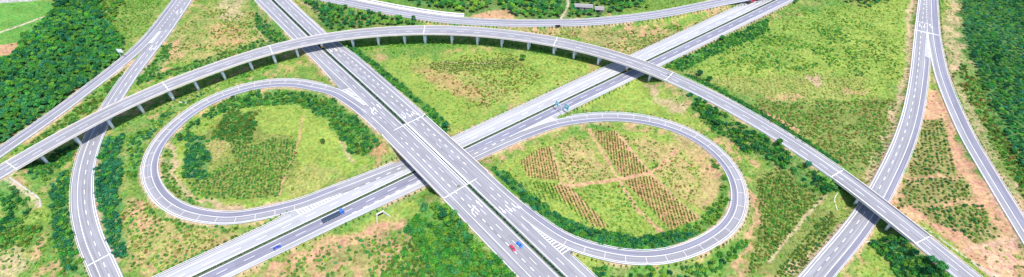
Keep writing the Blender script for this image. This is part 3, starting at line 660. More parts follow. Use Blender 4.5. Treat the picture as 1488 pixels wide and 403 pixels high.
# ---- painted markings
LW = .27
sa, sb = SA, SB
tipLA, tipRA = 8, 158                # gore tips on A (surveyed chainage)
lines('lane_marking', A, [
    (0, A.len, -2.0, .3, 0, 0), (0, A.len, 2.0, .3, 0, 0), (4, A.len, -5.8, .22, 6, 9), (9, A.len, 5.8, .22, 6, 9),
    (sa(-420), sa(-95), 9.6, LW, 0, 0), (sa(-80), sa(155), 9.6, .42, 3, 4.2), (sa(160), sa(330), 9.6, LW, 0, 0), (sa(-95), sa(100), sorted([(sa(-95), 9.8), (sa(-55), 13.3), (sa(100), 13.3)]), LW, 0, 0),
    (sa(-420), sa(8), -9.6, LW, 0, 0), (sa(8), sa(330), -9.6, .42, 3, 4.2), (sa(74), sa(330), -13.5, LW, 0, 0),
    (sa(-420), sa(-100), 12.7, .2, 0, 0)], rA)
lines('lane_marking', B, [
    (0, B.len, -1.5, LW, 0, 0), (0, B.len, 1.55, LW, 0, 0), (3, B.len, -5.2, .24, 6, 9), (8, B.len, 5.2, .24, 6, 9),
    (sb(-320), sb(-128), -8.9, LW, 0, 0), (sb(-126), sb(-72), -8.9, .42, 3, 4.5), (sb(-70), sb(480), [(sb(-70), -10.2), (sb(-30), -8.9), (sb(480), -8.9)], LW, 0, 0),
    (sb(-320), sb(-62), [(sb(-320), 8.8), (sb(-150), 8.8), (sb(-62), 11.1)], LW, 0, 0), (sb(-128), sb(-6), 8.8, .42, 3, 4.5), (sb(-6), sb(480), 8.8, LW, 0, 0)], rB)
lines('lane_marking', Lp, [(0, Lp.len, [(0, .4), (60, .2), (110, -.8), (Lp.len-60, -.8), (Lp.len, -.8)], LW, 0, 0), (72, Lp.len-66, [(72, 4.2), (110, 3.6), (Lp.len, 3.6)], LW, 0, 0)], rL)
lines('lane_marking', R, [(0, R.len, [(0, .9), (R.len-90, .9), (R.len-20, 1.6), (R.len, 1.6)], LW, 0, 0), (66, R.len-66, -3.5, LW, 0, 0)], rR)
across('rumble_marking', Lp, [(s, -.8, 3.5, .22) for s in np.arange(112, Lp.len-78, 11.5)], rL, M['paint_r'])
across('rumble_marking', R, [(s, -3.4, .9, .22) for s in np.arange(92, R.len-92, 11.5)], rR, M['paint_r'])
def span(key, specs, parent_by_range, dz=.014):
    p = ROADS[key][0]
    for (a, b), par in parent_by_range:
        lines('lane_marking', p, [(max(a, s0), min(b, s1), o, w, d, g) for s0, s1, o, w, d, g in specs], par, None, dz)
C_SPECS = [(0, C.len, -2.9, LW, 0, 0), (0, C.len, 5.0, LW, 0, 0), (0, C.len, 1.0, .26, 6, 9)]
lines('lane_marking', F, [(0, F.len, -2.2, LW, 0, 0), (0, F.len, 1.7, LW, 0, 0), (0, F.len, 4.9, .25, 0, 0)], rF)
lines('lane_marking', D, [(0, D.len, 4.9, LW, 0, 0), (5, D.len, 1.4, .32, 4, 6), (170, D.len, -2.9, LW, 0, 0)], rD)
lines('lane_marking', D2, [(150, D2.len, 4.2, LW, 0, 0), (0, D2.len, .2, LW, 0, 0), (0, 150, 4.3, .45, 2.2, 3.2)], rD2, None, .024)
lines('lane_marking', E, [(165, E.len, 2.7, LW, 0, 0), (4, E.len, -1.1, .32, 4, 6), (0, E.len, -5.1, LW, 0, 0)], rE)
lines('lane_marking', G, [(0, G.len, 1.5, LW, 0, 0), (170, G.len, -3.9, LW, 0, 0), (0, 165, -3.4, .45, 2.2, 3.2)], rG, None, .024)
gore(A, -9.6, Lp, 3.7, sa(6), sa(-36), rA, 6)
gore(A, 9.6, R, -3.5, sa(158), sa(200), rA, 6)
gore(B, -8.9, Lp, 3.6, sb(-126), sb(-160), rB, 5, pm_=M['asphalt_p'])
gore(B, 8.8, R, -3.5, sb(-6), sb(34), rB, 6, pm_=M['asphalt_p'])
gore(D, -2.9, D2, 4.2, 165, 225, rD, 5, dz=.03); gore(E, 2.7, G, -3.9, 165, 235, rE, 3.6, dz=.03)
for s_, ofs in ((32, (3.9, 7.7, 11.5)), (146, (3.9, 7.7, 11.5)), (-88, (3.9, 7.7))):
    for i, o_ in enumerate(ofs): arrow(A, sa(s_+1.5*i), o_, False, rA, 0 if i < 2 else -1)
for s_, ofs in ((17, (-3.9, -7.7, -11.5)), (140, (-3.9, -7.7, -11.5))):
    for i, o_ in enumerate(ofs): arrow(A, sa(s_+1.5*i), o_, True, rA, 0 if i < 2 else 1)
for o_, t in ((3.1, 0), (-.7, 0)): arrow(D, 160, o_, True, rD, t)
arrow(D2, 160, 2.2, True, rD2, -1, dz=.03)
for o_ in (.8, -3.0): arrow(E, 128, o_, True, rE); arrow(E, 190, o_, True, rE)
across('stop_line', E, [(E.proj(*at(143, 378, .5)[:2])[0], -5.8, 5.8, .5)], rE, M['concrete_w'])
sDj = D.proj(*at(1340, 46, .5)[:2])[0]
across('deck_joint', D, [(sDj, -6, 6, .6), (sDj-18, -6, 6, .35)], rD, M['concrete_w'], .02); across('deck_joint', D2, [(D2.proj(*at(1358, 50, .5)[:2])[0], -4.6, 4.6, .6)], rD2, M['concrete_w'], .03)

# kerbs: pale concrete edging on every at-grade side
def kerb(p, s0, s1, o, parent, w=.45, side=1):
    t = o if not np.isscalar(o) else [(0, o), (1e4, o)]
    a = [(s, v*side) for s, v in t]; b = [(s, (v+w)*side) for s, v in t]
    if side < 0: a, b = b, a
    return ribbon('kerb', p, s0, s1, a, b, M['kerb'], parent, .07, .5)
kerb(A, sa(330), sa(119.5), [(s, w) for s, w in wA_l], rA, side=-1); kerb(A, sa(-44), sa(-420), wA_l, rA, side=-1)
kerb(A, sa(330), sa(200), wA_r, rA); kerb(A, sa(44), sa(-420), wA_r, rA)
kerb(B, sb(-320), sb(-160), wB_l, rB, side=-1); kerb(B, sb(-66), sb(480), wB_l, rB, side=-1)
kerb(B, sb(-320), sb(-60), wB_r, rB); kerb(B, sb(38), sb(480), wB_r, rB)
for key, rr in (('F', rF), ('D', rD), ('E', rE)):
    p, tl, tr = ROADS[key]
    if key != 'E': kerb(p, 0, p.len, tl, rr, side=-1) if key == 'F' else kerb(p, 215, p.len, tl, rr, side=-1)
    else: kerb(p, 0, p.len, tl, rr, side=-1)
    kerb(p, 0 if key != 'E' else 228, p.len, tr, rr)
kerb(D2, 0, D2.len, ROADS['D2'][1], rD2, side=-1); kerb(D2, 215, D2.len, ROADS['D2'][2], rD2)
kerb(G, 0, G.len, ROADS['G'][2], rG); kerb(G, 222, G.len, ROADS['G'][1], rG, side=-1)
kerb(Lp, 40, Lp.len-20, 4.4, rL, side=-1); kerb(Lp, 112, Lp.len-98, 4.4, rL); kerb(R, 10, R.len-10, 4.3, rR); kerb(R, 100, R.len-98, 4.3, rR, side=-1)
for a, b in GRADE['C']: kerb(C, a, b, 6.2, rC, side=-1); kerb(C, a, b, 6.2, rC)

# ------------------------------------------------------------------ median strips
def strip(p, s0, s1, w, parent, m): return ribbon('median_strip', p, s0, s1, -w, w, m, parent, .16, .4)
M['median'] = mat('median_soil', (.055, .075, .04), rough=.95, var=.3, scale=.6)
for a, b in GRADE['A']: strip(A, a, b, .95, rA, M['median'])
strip(B, 0, B.len, .95, rB, M['median'])

# ------------------------------------------------------------------ bridges
def wall_ribbon(name, p, s0, s1, o, w, z0, z1, m, parent, side=1):
    """upright barrier: a ribbon of width w centred on offset o from z0 to z1 above the road"""
    t = o if not np.isscalar(o) else [(0, o), (1e4, o)]
    return ribbon(name, p, s0, s1, [(s, v*side-w/2) for s, v in t], [(s, v*side+w/2) for s, v in t], m, parent, z1, z1-z0)
def column(parent, x, y, z0, z1, r, name='column', rz=0.0, sx=1.0):
    mb = MB(); mb.cyl((0, 0, z0), (0, 0, z1), r*1.02, r, 12); ob = mb.build(name, M['concrete_w'], parent, True); ob.location = (x, y, 0)
    return ob
def pier(root, p, s, offs, ztop, r=.85, cap_w=None, cap_h=1.1, band=False):
    """bent: cap beam and columns down to the ground"""
    c = p.pos(s, 0); a = p.ang(s); n = p.N[int(np.clip(np.searchsorted(p.s, s), 0, len(p.s)-1))]
    w = cap_w or (max(offs)-min(offs)+2.2); mb = MB(); oc = (max(offs)+min(offs))/2
    mx = Matrix.Translation(Vector((c[0]+n[0]*oc, c[1]+n[1]*oc, ztop-cap_h/2))) @ Matrix.Rotation(a, 4, 'Z')
    h = cap_h/2
    prof = [(-w/2, h), (-w/2, .05), (-w/2+.9, -h), (w/2-.9, -h), (w/2, .05), (w/2, h)]
    k = len(prof); V = [tuple(mx @ Vector((xx, y_, z_))) for xx in (-.8, .8) for y_, z_ in prof]
    Fc = [(i, (i+1) % k, k+(i+1) % k, k+i) for i in range(k)]+[tuple(range(k-1, -1, -1)), tuple(range(k, 2*k))]
    cap = mesh_obj('pier', V, Fc, M['concrete'], root)
    for o in offs:
        x, y = c[0]+n[0]*o, c[1]+n[1]*o; z0 = float(hz(x, y))-.4
        column(cap, x, y, z0, ztop-cap_h+.1, r)
        if band:
            mb = MB(); zz = z0+.5
            mb.cyl((x, y, zz), (x, y, zz+2.6), r+.06, r+.06, 12); b = mb.build('warning_band', M['yellow'], cap, True)
    return cap
def bridge(name, label, key, s0, s1, depth, piers, joints, par_w=.5, par_h=1.0, group=None, cat='bridge'):
    p, tl, tr = ROADS[key]; mid = p.pos((s0+s1)/2, 0); root = empty(name, (0, 0, 0)); tag(root, label, cat, group)
    neg = lambda d: [(s, -(w+d)) for s, w in tl]; posi = lambda d: [(s, w+d) for s, w in tr]
    ribbon('road_surface', p, s0, s1, neg(0), posi(0), M['asphalt'], root, 0.0, .12)
    ribbon('deck', p, s0, s1, neg(.6), posi(.6), M['concrete'], root, -.125, .35)
    wl_, wr_ = [(s, -(w*.62)) for s, w in tl], [(s, w*.62) for s, w in tr]
    ribbon('girder', p, s0, s1, wl_, wr_, M['concrete'], root, -.48, depth-.48)
    wall_ribbon('parapet', p, s0, s1, [(s, w+par_w/2) for s, w in tl], par_w, -.1, par_h, M['parapet'], root, -1)
    wall_ribbon('parapet', p, s0, s1, [(s, w+par_w/2) for s, w in tr], par_w, -.1, par_h, M['parapet'], root, 1)
    for s in joints:
        w0, w1 = float(interp(tl, s)), float(interp(tr, s))
        across('expansion_joint', p, [(s, -w0, w1, .38)], root, M['concrete_w'], .03)
        for sd_, w in ((-1, w0), (1, w1)):
            mb = MB(); q = p.pos(s, sd_*(w+par_w/2)); mb.box(0, 0, par_h/2, .5, par_w+.12, par_h+.16, Matrix.Translation(Vector(q)) @ Matrix.Rotation(p.ang(s), 4, 'Z')); mb.build('joint_post', M['concrete_w'], root)
    for s, offs, r_, band in piers: pier(root, p, s, offs, float(p.pos(s, 0)[2])-depth+.02, r_, band=band)
    return root
# flyover C, main viaduct
pl = []
pierC = [19, 41, 63, 85, 107, 126, 147, 169, 188, 207, 230, 254, 276, 299, 317, 341, 364, 386, 410, 433, 451, 473, 497, 519]
jointC = [4, 107, 188, 317, 433, 533]
def at_grade_clear(x, y): return float(dist(np.array([x]), np.array([y]))[0]) > .8
for s in pierC:
    S = C_EXT+s; ok = []
    for o in (-2.7, 2.7):
        q = C.pos(S, o)
        if at_grade_clear(q[0], q[1]): ok.append(o)
    band = False
    if len(ok) < 2:      # find a median within reach
        best = None
        for dS in np.arange(-9, 9.1, .5):
            for o in np.arange(-3, 3.1, .5):
                q = C.pos(S+dS, o)
                for pp in (A, B):
                    _, oo = pp.proj(q[0], q[1])
                    if abs(oo) < .35 and (best is None or abs(dS)+abs(o) < best[0]): best = (abs(dS)+abs(o), S+dS, o)
        if best: S, ok, band = best[1], [best[2]], True
    if ok: pl.append((S, tuple(ok), 1.15 if s in jointC else 1.0, band))
bC = bridge('flyover_viaduct', 'long curved concrete flyover sweeping over the mainline on rows of piers', 'C', C_BR[0][0], C_BR[0][1], 1.9, pl, [C_EXT+j for j in jointC])
bC2 = bridge('flyover_bridge', 'short concrete bridge of the flyover crossing the right branch road', 'C', C_BR[1][0], C_BR[1][1], 1.6,
    [(C_EXT+687, (-2.7, 2.7), .9, False), (C_EXT+709, (-2.7, 2.7), .9, False)], [C_BR[1][0]+.6, C_BR[1][1]-.6])
bA = bridge('mainline_bridge', 'wide multi-lane concrete bridge carrying the diagonal mainline over the lower highway', 'A', A_BR[0], A_BR[1], 1.7,
    [(sa(60), (-13, -6, 6, 12), .75, False), (sa(98), (-13, -6, 6, 12), .75, False)], [A_BR[0]+.5, A_BR[1]-.5])
mdl = B.proj(*A.pos(sa(80), 0)[:2])
pier(bA, A, sa(80+mdl[1]*0), (0,), 5.8, .8, cap_w=20) if abs(mdl[1]) < .8 else None
span('C', C_SPECS, [((C_BR[0][0], C_BR[0][1]), bC), ((C_BR[1][0], C_BR[1][1]), bC2)]+[((a, b), rC) for a, b in GRADE['C']], .02)
# twin barriers; a dark strip on the closed deck paints the gap's shade
for s_ in (-1, 1): wall_ribbon('median_barrier', A, A_BR[0], A_BR[1], .75, .34, 0, .9, M['concrete_w'], bA, s_)
ribbon('gap_shade', A, A_BR[0], A_BR[1], -.4, .4, M['dark'], bA, .02)

# ------------------------------------------------------------------ guard rails (things)
def guard_rail(p, s0, s1, o, side, label, group='steel guard rails along the road edges'):
    t = o if not np.isscalar(o) else [(0, o), (1e4, o)]; t = [(s, v+.75) for s, v in t]
    root = empty('guard_rail', tuple(p.pos((s0+s1)/2, side*float(interp(t, (s0+s1)/2))))); tag(root, label, 'guard rail', group)
    bm_ = wall_ribbon('beam', p, s0, s1, t, .14, .42, .80, M['steel'], None, side); bm_.parent = root; bm_.matrix_parent_inverse = Matrix.Translation(-root.location)
    mb = MB()
    for s in np.arange(s0+1, s1-1, 4):
        q = p.pos(s, side*(float(interp(t, s))+.15)); mb.box(q[0], q[1], q[2]+.28, .16, .16, 1.1)
    po = mb.build('posts', M['steel'], root); po['kind'] = 'stuff'; po.matrix_parent_inverse = Matrix.Translation(-root.location)
guard_rail(A, sa(330), sa(121), wA_l, -1, 'steel guard rail at lower left edge of the diagonal mainline below its bridge')
guard_rail(A, sa(-40), sa(-420), wA_l, -1, 'steel guard rail at left edge of the diagonal mainline above the left loop')
guard_rail(A, sa(330), sa(198), wA_r, 1, 'short steel guard rail at right edge of the mainline below the right loop nose')
guard_rail(A, sa(42), sa(-420), wA_r, 1, 'long steel guard rail at right edge of the diagonal mainline above its bridge')
guard_rail(B, sb(-320), sb(-162), wB_l, -1, 'steel guard rail at upper edge of the lower highway, bottom left')
guard_rail(B, sb(-64), sb(480), wB_l, -1, 'steel guard rail at upper edge of the lower highway towards the top right')
guard_rail(B, sb(-320), sb(-62), wB_r, 1, 'steel guard rail at lower edge of the lower highway beside truck and culvert')
guard_rail(B, sb(40), sb(480), wB_r, 1, 'steel guard rail at lower edge of the lower highway right of the teal signs')
guard_rail(F, 0, F.len, 5.3, -1, 'steel guard rail on the far edge of the topmost ramp')
guard_rail(F, 0, F.len, 5.3, 1, 'steel guard rail on the near edge of the topmost ramp')
guard_rail(D, 0, D.len, 6.0, 1, 'steel guard rail on the left edge of the right branch road')
guard_rail(D, 222, D.len, 6.0, -1, 'steel guard rail on the right edge of the branch road beside orange soil')
guard_rail(D2, 0, D2.len, 4.8, -1, 'steel guard rail on the outer right edge of the slip road beside dark wood')
guard_rail(D2, 222, D2.len, 4.6, 1, 'steel guard rail on the left edge of the right slip road')
guard_rail(E, 0, E.len, 5.9, -1, 'steel guard rail on the right edge of the left curving road')
guard_rail(E, 236, E.len, 5.9, 1, 'steel guard rail on the left edge of the left curving road')
guard_rail(G, 0, G.len, 4.8, 1, 'steel guard rail between the left slip road and the dense wood')
guard_rail(G, 232, G.len, 4.8, -1, 'steel guard rail on the near edge of the left slip road')
guard_rail(Lp, 36, Lp.len-20, 4.4, -1, 'steel guard rail round the inside of the left loop ramp')
guard_rail(Lp, 116, Lp.len-102, 4.4, 1, 'steel guard rail round the outside of the left loop ramp')
guard_rail(R, 20, R.len-60, 4.3, 1, 'steel guard rail round the inside of the right loop ramp')
guard_rail(R, 104, R.len-102, 4.3, -1, 'steel guard rail round the outside of the right loop ramp')
for (a, b), w in zip(GRADE['C'], ('at the left end before its viaduct', 'on the embankment between its two bridges', 'at the bottom right after its bridge')):
    guard_rail(C, a, b, 6.2, -1, 'far guard rail of the flyover road '+w); guard_rail(C, a, b, 6.2, 1, 'near guard rail of the flyover road '+w)

# ------------------------------------------------------------------ retaining wall and ditch behind the top ramp
sw0 = F.proj(*at(500, -6, 2)[:2])[0]; sw1 = F.proj(*at(673, 27, 2)[:2])[0]
rw = empty('retaining_wall', tuple(F.pos((sw0+sw1)/2, -9.5))); tag(rw, 'low beige retaining wall with white coping behind the topmost ramp', 'wall')
for nm, o, w, z0, z1, m in (('wall_face', 10.2, .5, -2.5, 1.6, M['concrete']), ('coping', 10.2, .8, 1.6, 1.85, M['concrete_w']), ('berm', 8.4, 2.8, -1.5, .35, M['concrete'])):
    ob = wall_ribbon(nm, F, sw0, sw1, o, w, z0, z1, m, None, -1); ob.parent = rw; ob.matrix_parent_inverse = Matrix.Translation(-rw.location)
# concrete drainage chutes
def chute(px, label, w=.4, m='concrete', dz=.1):
    P = wpoly(px); c = [(x, y, float(hz(x, y))) for x, y in P]; pth = Path(c, step=1.0, smooth=0)
    pth.P[:, 2] = hz(pth.P[:, 0], pth.P[:, 1]); ob = ribbon('drainage_chute', pth, 0, pth.len, -w, w, M[m], None, dz, .6); tag(ob, label, 'drain')
chute([(1217, 281), (1214.5, 285), (1212, 289), (1212.7, 293), (1215, 300), (1217, 306)], 'white bent concrete drain on slope left of the flyover bridge', .18)
chute([(1345, 334), (1385, 362), (1425, 390), (1450, 408)], 'pale concrete ditch running along far side of the flyover bottom right', .4, 'plaster')
chute([(14, 258), (36, 274), (56, 288), (59, 300)], 'pale concrete steps and ditch on the slope at the left edge', .5, 'plaster')
chute([(1257, 351), (1270, 352)], 'short white concrete drain beside branch road under the flyover', .4)
chute([(1283, 351), (1293, 350)], 'short white drain end lying in grass below the flyover bridge', .4)
chute([(260, 148), (272, 150)], 'short pale drain in grass between flyover and left loop', .4)
# culvert under the lower highway
cs, co = B.proj(culv[0], culv[1]); cu = empty('culvert', tuple(B.pos(cs, 17.6, 0)), B.ang(cs)); tag(cu, 'small concrete box culvert with dark mouth and splayed wing walls', 'culvert')
zt = -.35; zb = float(hz(*B.pos(cs, 19)[:2]))-.3; zb = -3.4
mb = MB(); mb.box(0, -.3, zt-.2, 5.0, .8, .5); mb.box(-2.2, -.3, (zt+zb)/2, .6, .8, zt-zb); mb.box(2.2, -.3, (zt+zb)/2, .6, .8, zt-zb); mb.build('portal', M['concrete'], cu)
mb = MB(); mb.box(0, .25, (zt+zb)/2-.1, 3.8, .3, zt-zb-.3); mb.build('mouth', M['dark'], cu)  # dark box closing the portal, its colour painting the shade inside
for sx in (-1, 1):
    mb = MB(); V = [(sx*2.2, -.5, zb), (sx*2.2, -.5, zt), (sx*4.6, -5.2, zb+.5), (sx*4.6, -5.2, zb)]
    mb.V = [(x+e, y, z) for e in (-.14, .14) for x, y, z in V]; mb.F = [(0, 1, 2, 3), (7, 6, 5, 4), (1, 5, 6, 2), (0, 4, 5, 1), (2, 6, 7, 3)]; mb.build('wing_wall', M['parapet'], cu)

# ------------------------------------------------------------------ signs
def board(parent, c, w, h, ang, front, back, name='sign_board', tilt=0):
    Mx = Matrix.Translation(Vector(c)) @ Matrix.Rotation(ang, 4, 'Z') @ Matrix.Rotation(tilt, 4, 'Y')
    mb = MB(); mb.box(0, 0, 0, .12, w, h, Mx); b = mb.build(name, back, parent)
    mb = MB(); mb.box(.075, 0, 0, .02, w-.02, h-.02, Mx); mb.build('face', front, b)
    mb = MB()
    for yy, zz, ww, hh in ((0, h/2-.1, w-.1, .12), (0, -h/2+.1, w-.1, .12), (-w/2+.1, 0, .12, h-.2), (w/2-.1, 0, .12, h-.2), (0, h*.2, w*.6, .26), (-.1*w, -.05*h, w*.45, .26)): mb.box(.095, yy, zz, .02, ww, hh, Mx)
    mb.build('border_and_lettering', M['sign_w'], b)
    return b
sB = B.proj(*at(828, 168)[:2])[0]
sg = empty('direction_sign', tuple(B.pos(sB, 12.6))); tag(sg, 'teal highway direction sign on a tall post in the grass nose', 'sign')
q = Vector(B.pos(sB, 12.6)); aB = B.ang(sB)
loc = lambda o, z, ds=0: Vector(B.pos(sB+ds, o))+Vector((0, 0, z))-sg.location
mb = MB(); mb.cyl(loc(12.6, -.8), loc(12.6, 7.4), .24, .18, 10); mb.build('post', M['steel'], sg)
board(sg, loc(12.2, 5.9, -.35), 4.6, 4.2, aB+math.pi, M['sign'], M['sign_back'], tilt=-.25)
sg2 = empty('gantry_sign', tuple(B.pos(sB-4, 10.8))); tag(sg2, 'smaller teal sign on an arm reaching over the lower highway lane', 'sign')
loc2 = lambda o, z, ds=0: Vector(B.pos(sB-4+ds, o))+Vector((0, 0, z))-sg2.location
mb = MB(); mb.cyl(loc2(10.8, -.3), loc2(10.8, 7.6), .22, .17, 10); mb.cyl(loc2(10.8, 7.3), loc2(4.2, 7.3), .14, .1, 8); mb.build('post', M['steel'], sg2)
board(sg2, loc2(5.6, 6.6, -.3), 3.6, 3.6, aB+math.pi, M['sign'], M['sign_back'], tilt=-.25)
sE = G.proj(*at(191, 84, .5)[:2])[0]
sg3 = empty('direction_sign', tuple(G.pos(sE, 6.2))); tag(sg3, 'pale grey-backed sign on a teal arm beside the dense wood', 'sign')
l3 = lambda o, z, ds=0: Vector(G.pos(sE+ds, o))+Vector((0, 0, z))-sg3.location
mb = MB(); mb.cyl(l3(6.2, -.5), l3(6.2, 7.2), .26, .2, 10); mb.cyl(l3(6.2, 6.9), l3(1.5, 6.9), .16, .12, 8); mb.build('post', M['sign_back'], sg3)
board(sg3, l3(4.2, 6.6, .3), 5.2, 3.4, G.ang(sE)+math.pi, M['sign'], M['sign_w'])
sF = F.proj(*at(811, 44, 2)[:2])[0]
sg4 = empty('sign_board', tuple(F.pos(sF, 7.6))); tag(sg4, 'small dark sign board on two posts below the topmost ramp', 'sign')
l4 = lambda o, z, ds=0: Vector(F.pos(sF+ds, o))+Vector((0, 0, z))-sg4.location
for d_ in (-1.5, 1.5): mb = MB(); mb.cyl(l4(7.6, -2.5, d_), l4(7.6, 1.6, d_), .1, .1, 6); mb.build('post', M['steel'], sg4)
mb = MB(); mb.box(0, 0, 1.6, 4.6, .16, 2.4, Matrix.Rotation(F.ang(sF), 4, 'Z')); mb.build('panel', M['black'], sg4)

# ------------------------------------------------------------------ vehicles (x forward)
def wheel(parent, x, y, r=.33, w=.24):
    mb = MB(); mb.cyl((0, -w/2, 0), (0, w/2, 0), r, r, 14); t = mb.build('wheel', M['rubber'], parent, False); t.location = (x, y, r)
    mb = MB(); mb.cyl((0, -w/2-.01, 0), (0, w/2+.01, 0), r*.55, r*.55, 10); mb.build('rim', M['steel'], t)
def car(name, label, paint, loc, ang, L=4.6, W=1.86, hatch=False):
    root = empty(name, loc, ang); tag(root, label, 'car', 'cars on the roads'); k = L/4.6
    bm = bmesh.new()
    prof = [(-2.28, .42, .80), (-2.30, .72, .86), (-2.15, .93, .86), (-1.3, .97, .88), (0.9, .95, .88), (1.75, .82, .87), (2.22, .68, .82), (2.3, .45, .76)]
    lo = [(x*k, .24) for x, z, w in prof]
    rows = []
    for x, z, w in prof:
        hw = W/2*w/.9
        rows.append([bm.verts.new(v) for v in ((x*k, -hw*.97, .26), (x*k, -hw*1.02, z*.72), (x*k, -hw*.9, z), (x*k, hw*.9, z), (x*k, hw*1.02, z*.72), (x*k, hw*.97, .26))])
    for a, b in zip(rows[:-1], rows[1:]):
        for i in range(6): bm.faces.new((a[i], a[(i+1) % 6], b[(i+1) % 6], b[i]))
    bm.faces.new(rows[0]); bm.faces.new(rows[-1][::-1]); bmesh.ops.recalc_face_normals(bm, faces=bm.faces)
    bmesh.ops.bevel(bm, geom=bm.edges[:], offset=.035, segments=1, affect='EDGES')
    me = bpy.data.meshes.new('body'); bm.to_mesh(me); bm.free(); me.materials.append(paint); body = link(bpy.data.objects.new('body', me), root)
    b0, b1, t0, t1 = (-1.95, 1.12, -1.5, .25) if hatch else (-1.75, 1.10, -1.05, .22)
    mb = MB(); hb_, ht = W/2*.86, W/2*.68
    mb.V = [(b0*k, -hb_, .94), (b1*k, -hb_, .93), (b1*k, hb_, .93), (b0*k, hb_, .94), (t0*k, -ht, 1.42), (t1*k, -ht, 1.43), (t1*k, ht, 1.43), (t0*k, ht, 1.42)]
    mb.F = [(0, 1, 5, 4), (1, 2, 6, 5), (2, 3, 7, 6), (3, 0, 4, 7)]; gl = mb.build('windows', M['glass'], root)
    mb = MB(); mb.box((t0+t1)/2*k, 0, 1.445, (t1-t0+.12)*k, ht*2+.06, .06); mb.build('roof', paint, root)
    mb = MB()
    for sy in (-1, 1):
        for (xb, xt) in ((b0, t0), (b1, t1), (-.35, -.35)): mb = MB(); mb.cyl((xb*k, sy*hb_, .94), (xt*k, sy*ht, 1.43), .045, .045, 5); mb.build('pillar', paint, root)
    for sx in (-1.38, 1.42):
        for sy in (-1, 1): wheel(root, sx*k, sy*(W/2-.1))
    for sy in (-1, 1):
        mb = MB(); mb.box(2.22*k, sy*.62, .62, .12, .38, .14); mb.build('headlight', M['lamp'], root)
        mb = MB(); mb.box(-2.27*k, sy*.64, .78, .08, .34, .16); mb.build('tail_light', M['tail'], root)
        mb = MB(); mb.box(.78*k, sy*(W/2+.06), .98, .16, .2, .14); mb.build('mirror', paint, root)
    mb = MB(); mb.box(-2.31*k, 0, .6, .03, .5, .13); mb.build('number_plate', M['sign_w'], root)
    return root
def on(p, s, o): q = p.pos(s, o, .02); return tuple(q)
s_, o_ = A.proj(*at(745, 361, 7.6)[:2]); car('car', 'red car straddling the lane dashes beside the blue car', M['car_red'], on(A, s_, o_), A.ang(s_)+math.pi-.12, 4.7, 1.9)
s_, o_ = A.proj(*at(755, 356, 7.6)[:2]); car('car', 'bright blue car in the inner mainline lane beside red car', M['car_blue'], on(A, s_, o_), A.ang(s_)+math.pi+.06, 4.8, 1.95)
s_, o_ = B.proj(*at(403.5, 361)[:2]); car('car', 'dark blue car following the blue truck on the lower highway', M['car_navy'], on(B, s_, o_), B.ang(s_), 4.7, 1.9, True)
def truck(label, loc, ang, cab_m, side_m, L=13.0, load=None):
    root = empty('flatbed_truck', loc, ang); tag(root, label, 'truck'); W = 2.5
    x1 = L/2; mb = MB(); prof = [(x1-2.3, .7), (x1, .7), (x1+.05, 1.5), (x1-.15, 2.0), (x1-.45, 2.95), (x1-.8, 3.1), (x1-2.3, 3.1)]; mb.prism(prof, -W/2, W/2); cab = mb.build('cab', cab_m, root)
    mb = MB(); mb.V = [(x1-.1, -1.1, 2.03), (x1-.1, 1.1, 2.03), (x1-.42, 1.05, 2.85), (x1-.42, -1.05, 2.85)]; mb.F = [(0, 1, 2, 3)]; w_ = mb.build('windscreen', M['glass'], cab); w_.location = (.06, 0, .02)
    for sy in (-1, 1):
        mb = MB(); mb.box(x1-.95, sy*(W/2+.01), 2.35, .9, .03, .75); mb.build('side_window', M['glass'], cab)
        mb = MB(); mb.box(x1-.2, sy*(W/2+.22), 2.2, .12, .24, .6); mb.build('mirror', M['black'], cab)
        mb = MB(); mb.box(x1+.04, sy*.95, 1.0, .06, .4, .25); mb.build('headlight', M['lamp'], cab)
    mb = MB(); mb.prism([(x1-2.2, 3.1), (x1-.9, 3.1), (x1-1.9, 3.75), (x1-2.2, 3.75)], -1.05, 1.05); mb.build('wind_deflector', cab_m, cab)
    mb = MB(); mb.box(-1.0, 0, .85, L-2.2, .9, .35); mb.build('chassis', M['black'], root)
    bl = L-2.8; bx = -1.35; mb = MB(); mb.box(bx, 0, 1.15, bl, W, .18); mb.build('bed_floor', M['truck_bed'], root)
    for sy in (-1, 1):
        mb = MB(); mb.box(bx, sy*(W/2-.04), 1.65, bl, .08, .85)
        for i in range(8): mb.box(bx-bl/2+.4+i*(bl-.8)/7, sy*(W/2+.03), 1.65, .12, .1, .9)
        mb.build('side_board', side_m, root)
    for sx, h in ((-1, .85), (1, 1.5)):
        mb = MB(); mb.box(bx+sx*(bl/2-.04), 0, 1.22+h/2, .08, W-.2, h); mb.build('end_board', side_m, root)
    if load: mb = MB(); mb.box(bx, 0, 1.6, bl-.6, W-.3, .7); mb.build('load', load, root)
    for x in (x1-1.3, -1.6, -x1+3.0, -x1+1.7):
        for sy in (-1, 1): wheel(root, x, sy*(W/2-.18), .5, .34)
    for sy in (-1, 1): mb = MB(); mb.box(-x1-.0, sy*.9, .95, .06, .4, .2); mb.build('tail_light', M['tail'], root)
    return root
s_, o_ = B.proj(*at(486, 319)[:2]); truck('long blue flatbed truck with bright blue cab near the culvert', on(B, s_, 5.1), B.ang(s_), M['truck_blue'], M['truck_side'], 14.0)
s_, o_ = B.proj(*at(1089, 3)[:2]); truck('red lorry with dark front at the top edge of the lower highway', on(B, s_, -10.6), B.ang(s_)+math.pi, M['black'], M['truck_red'], 11.0, M['truck_red'])

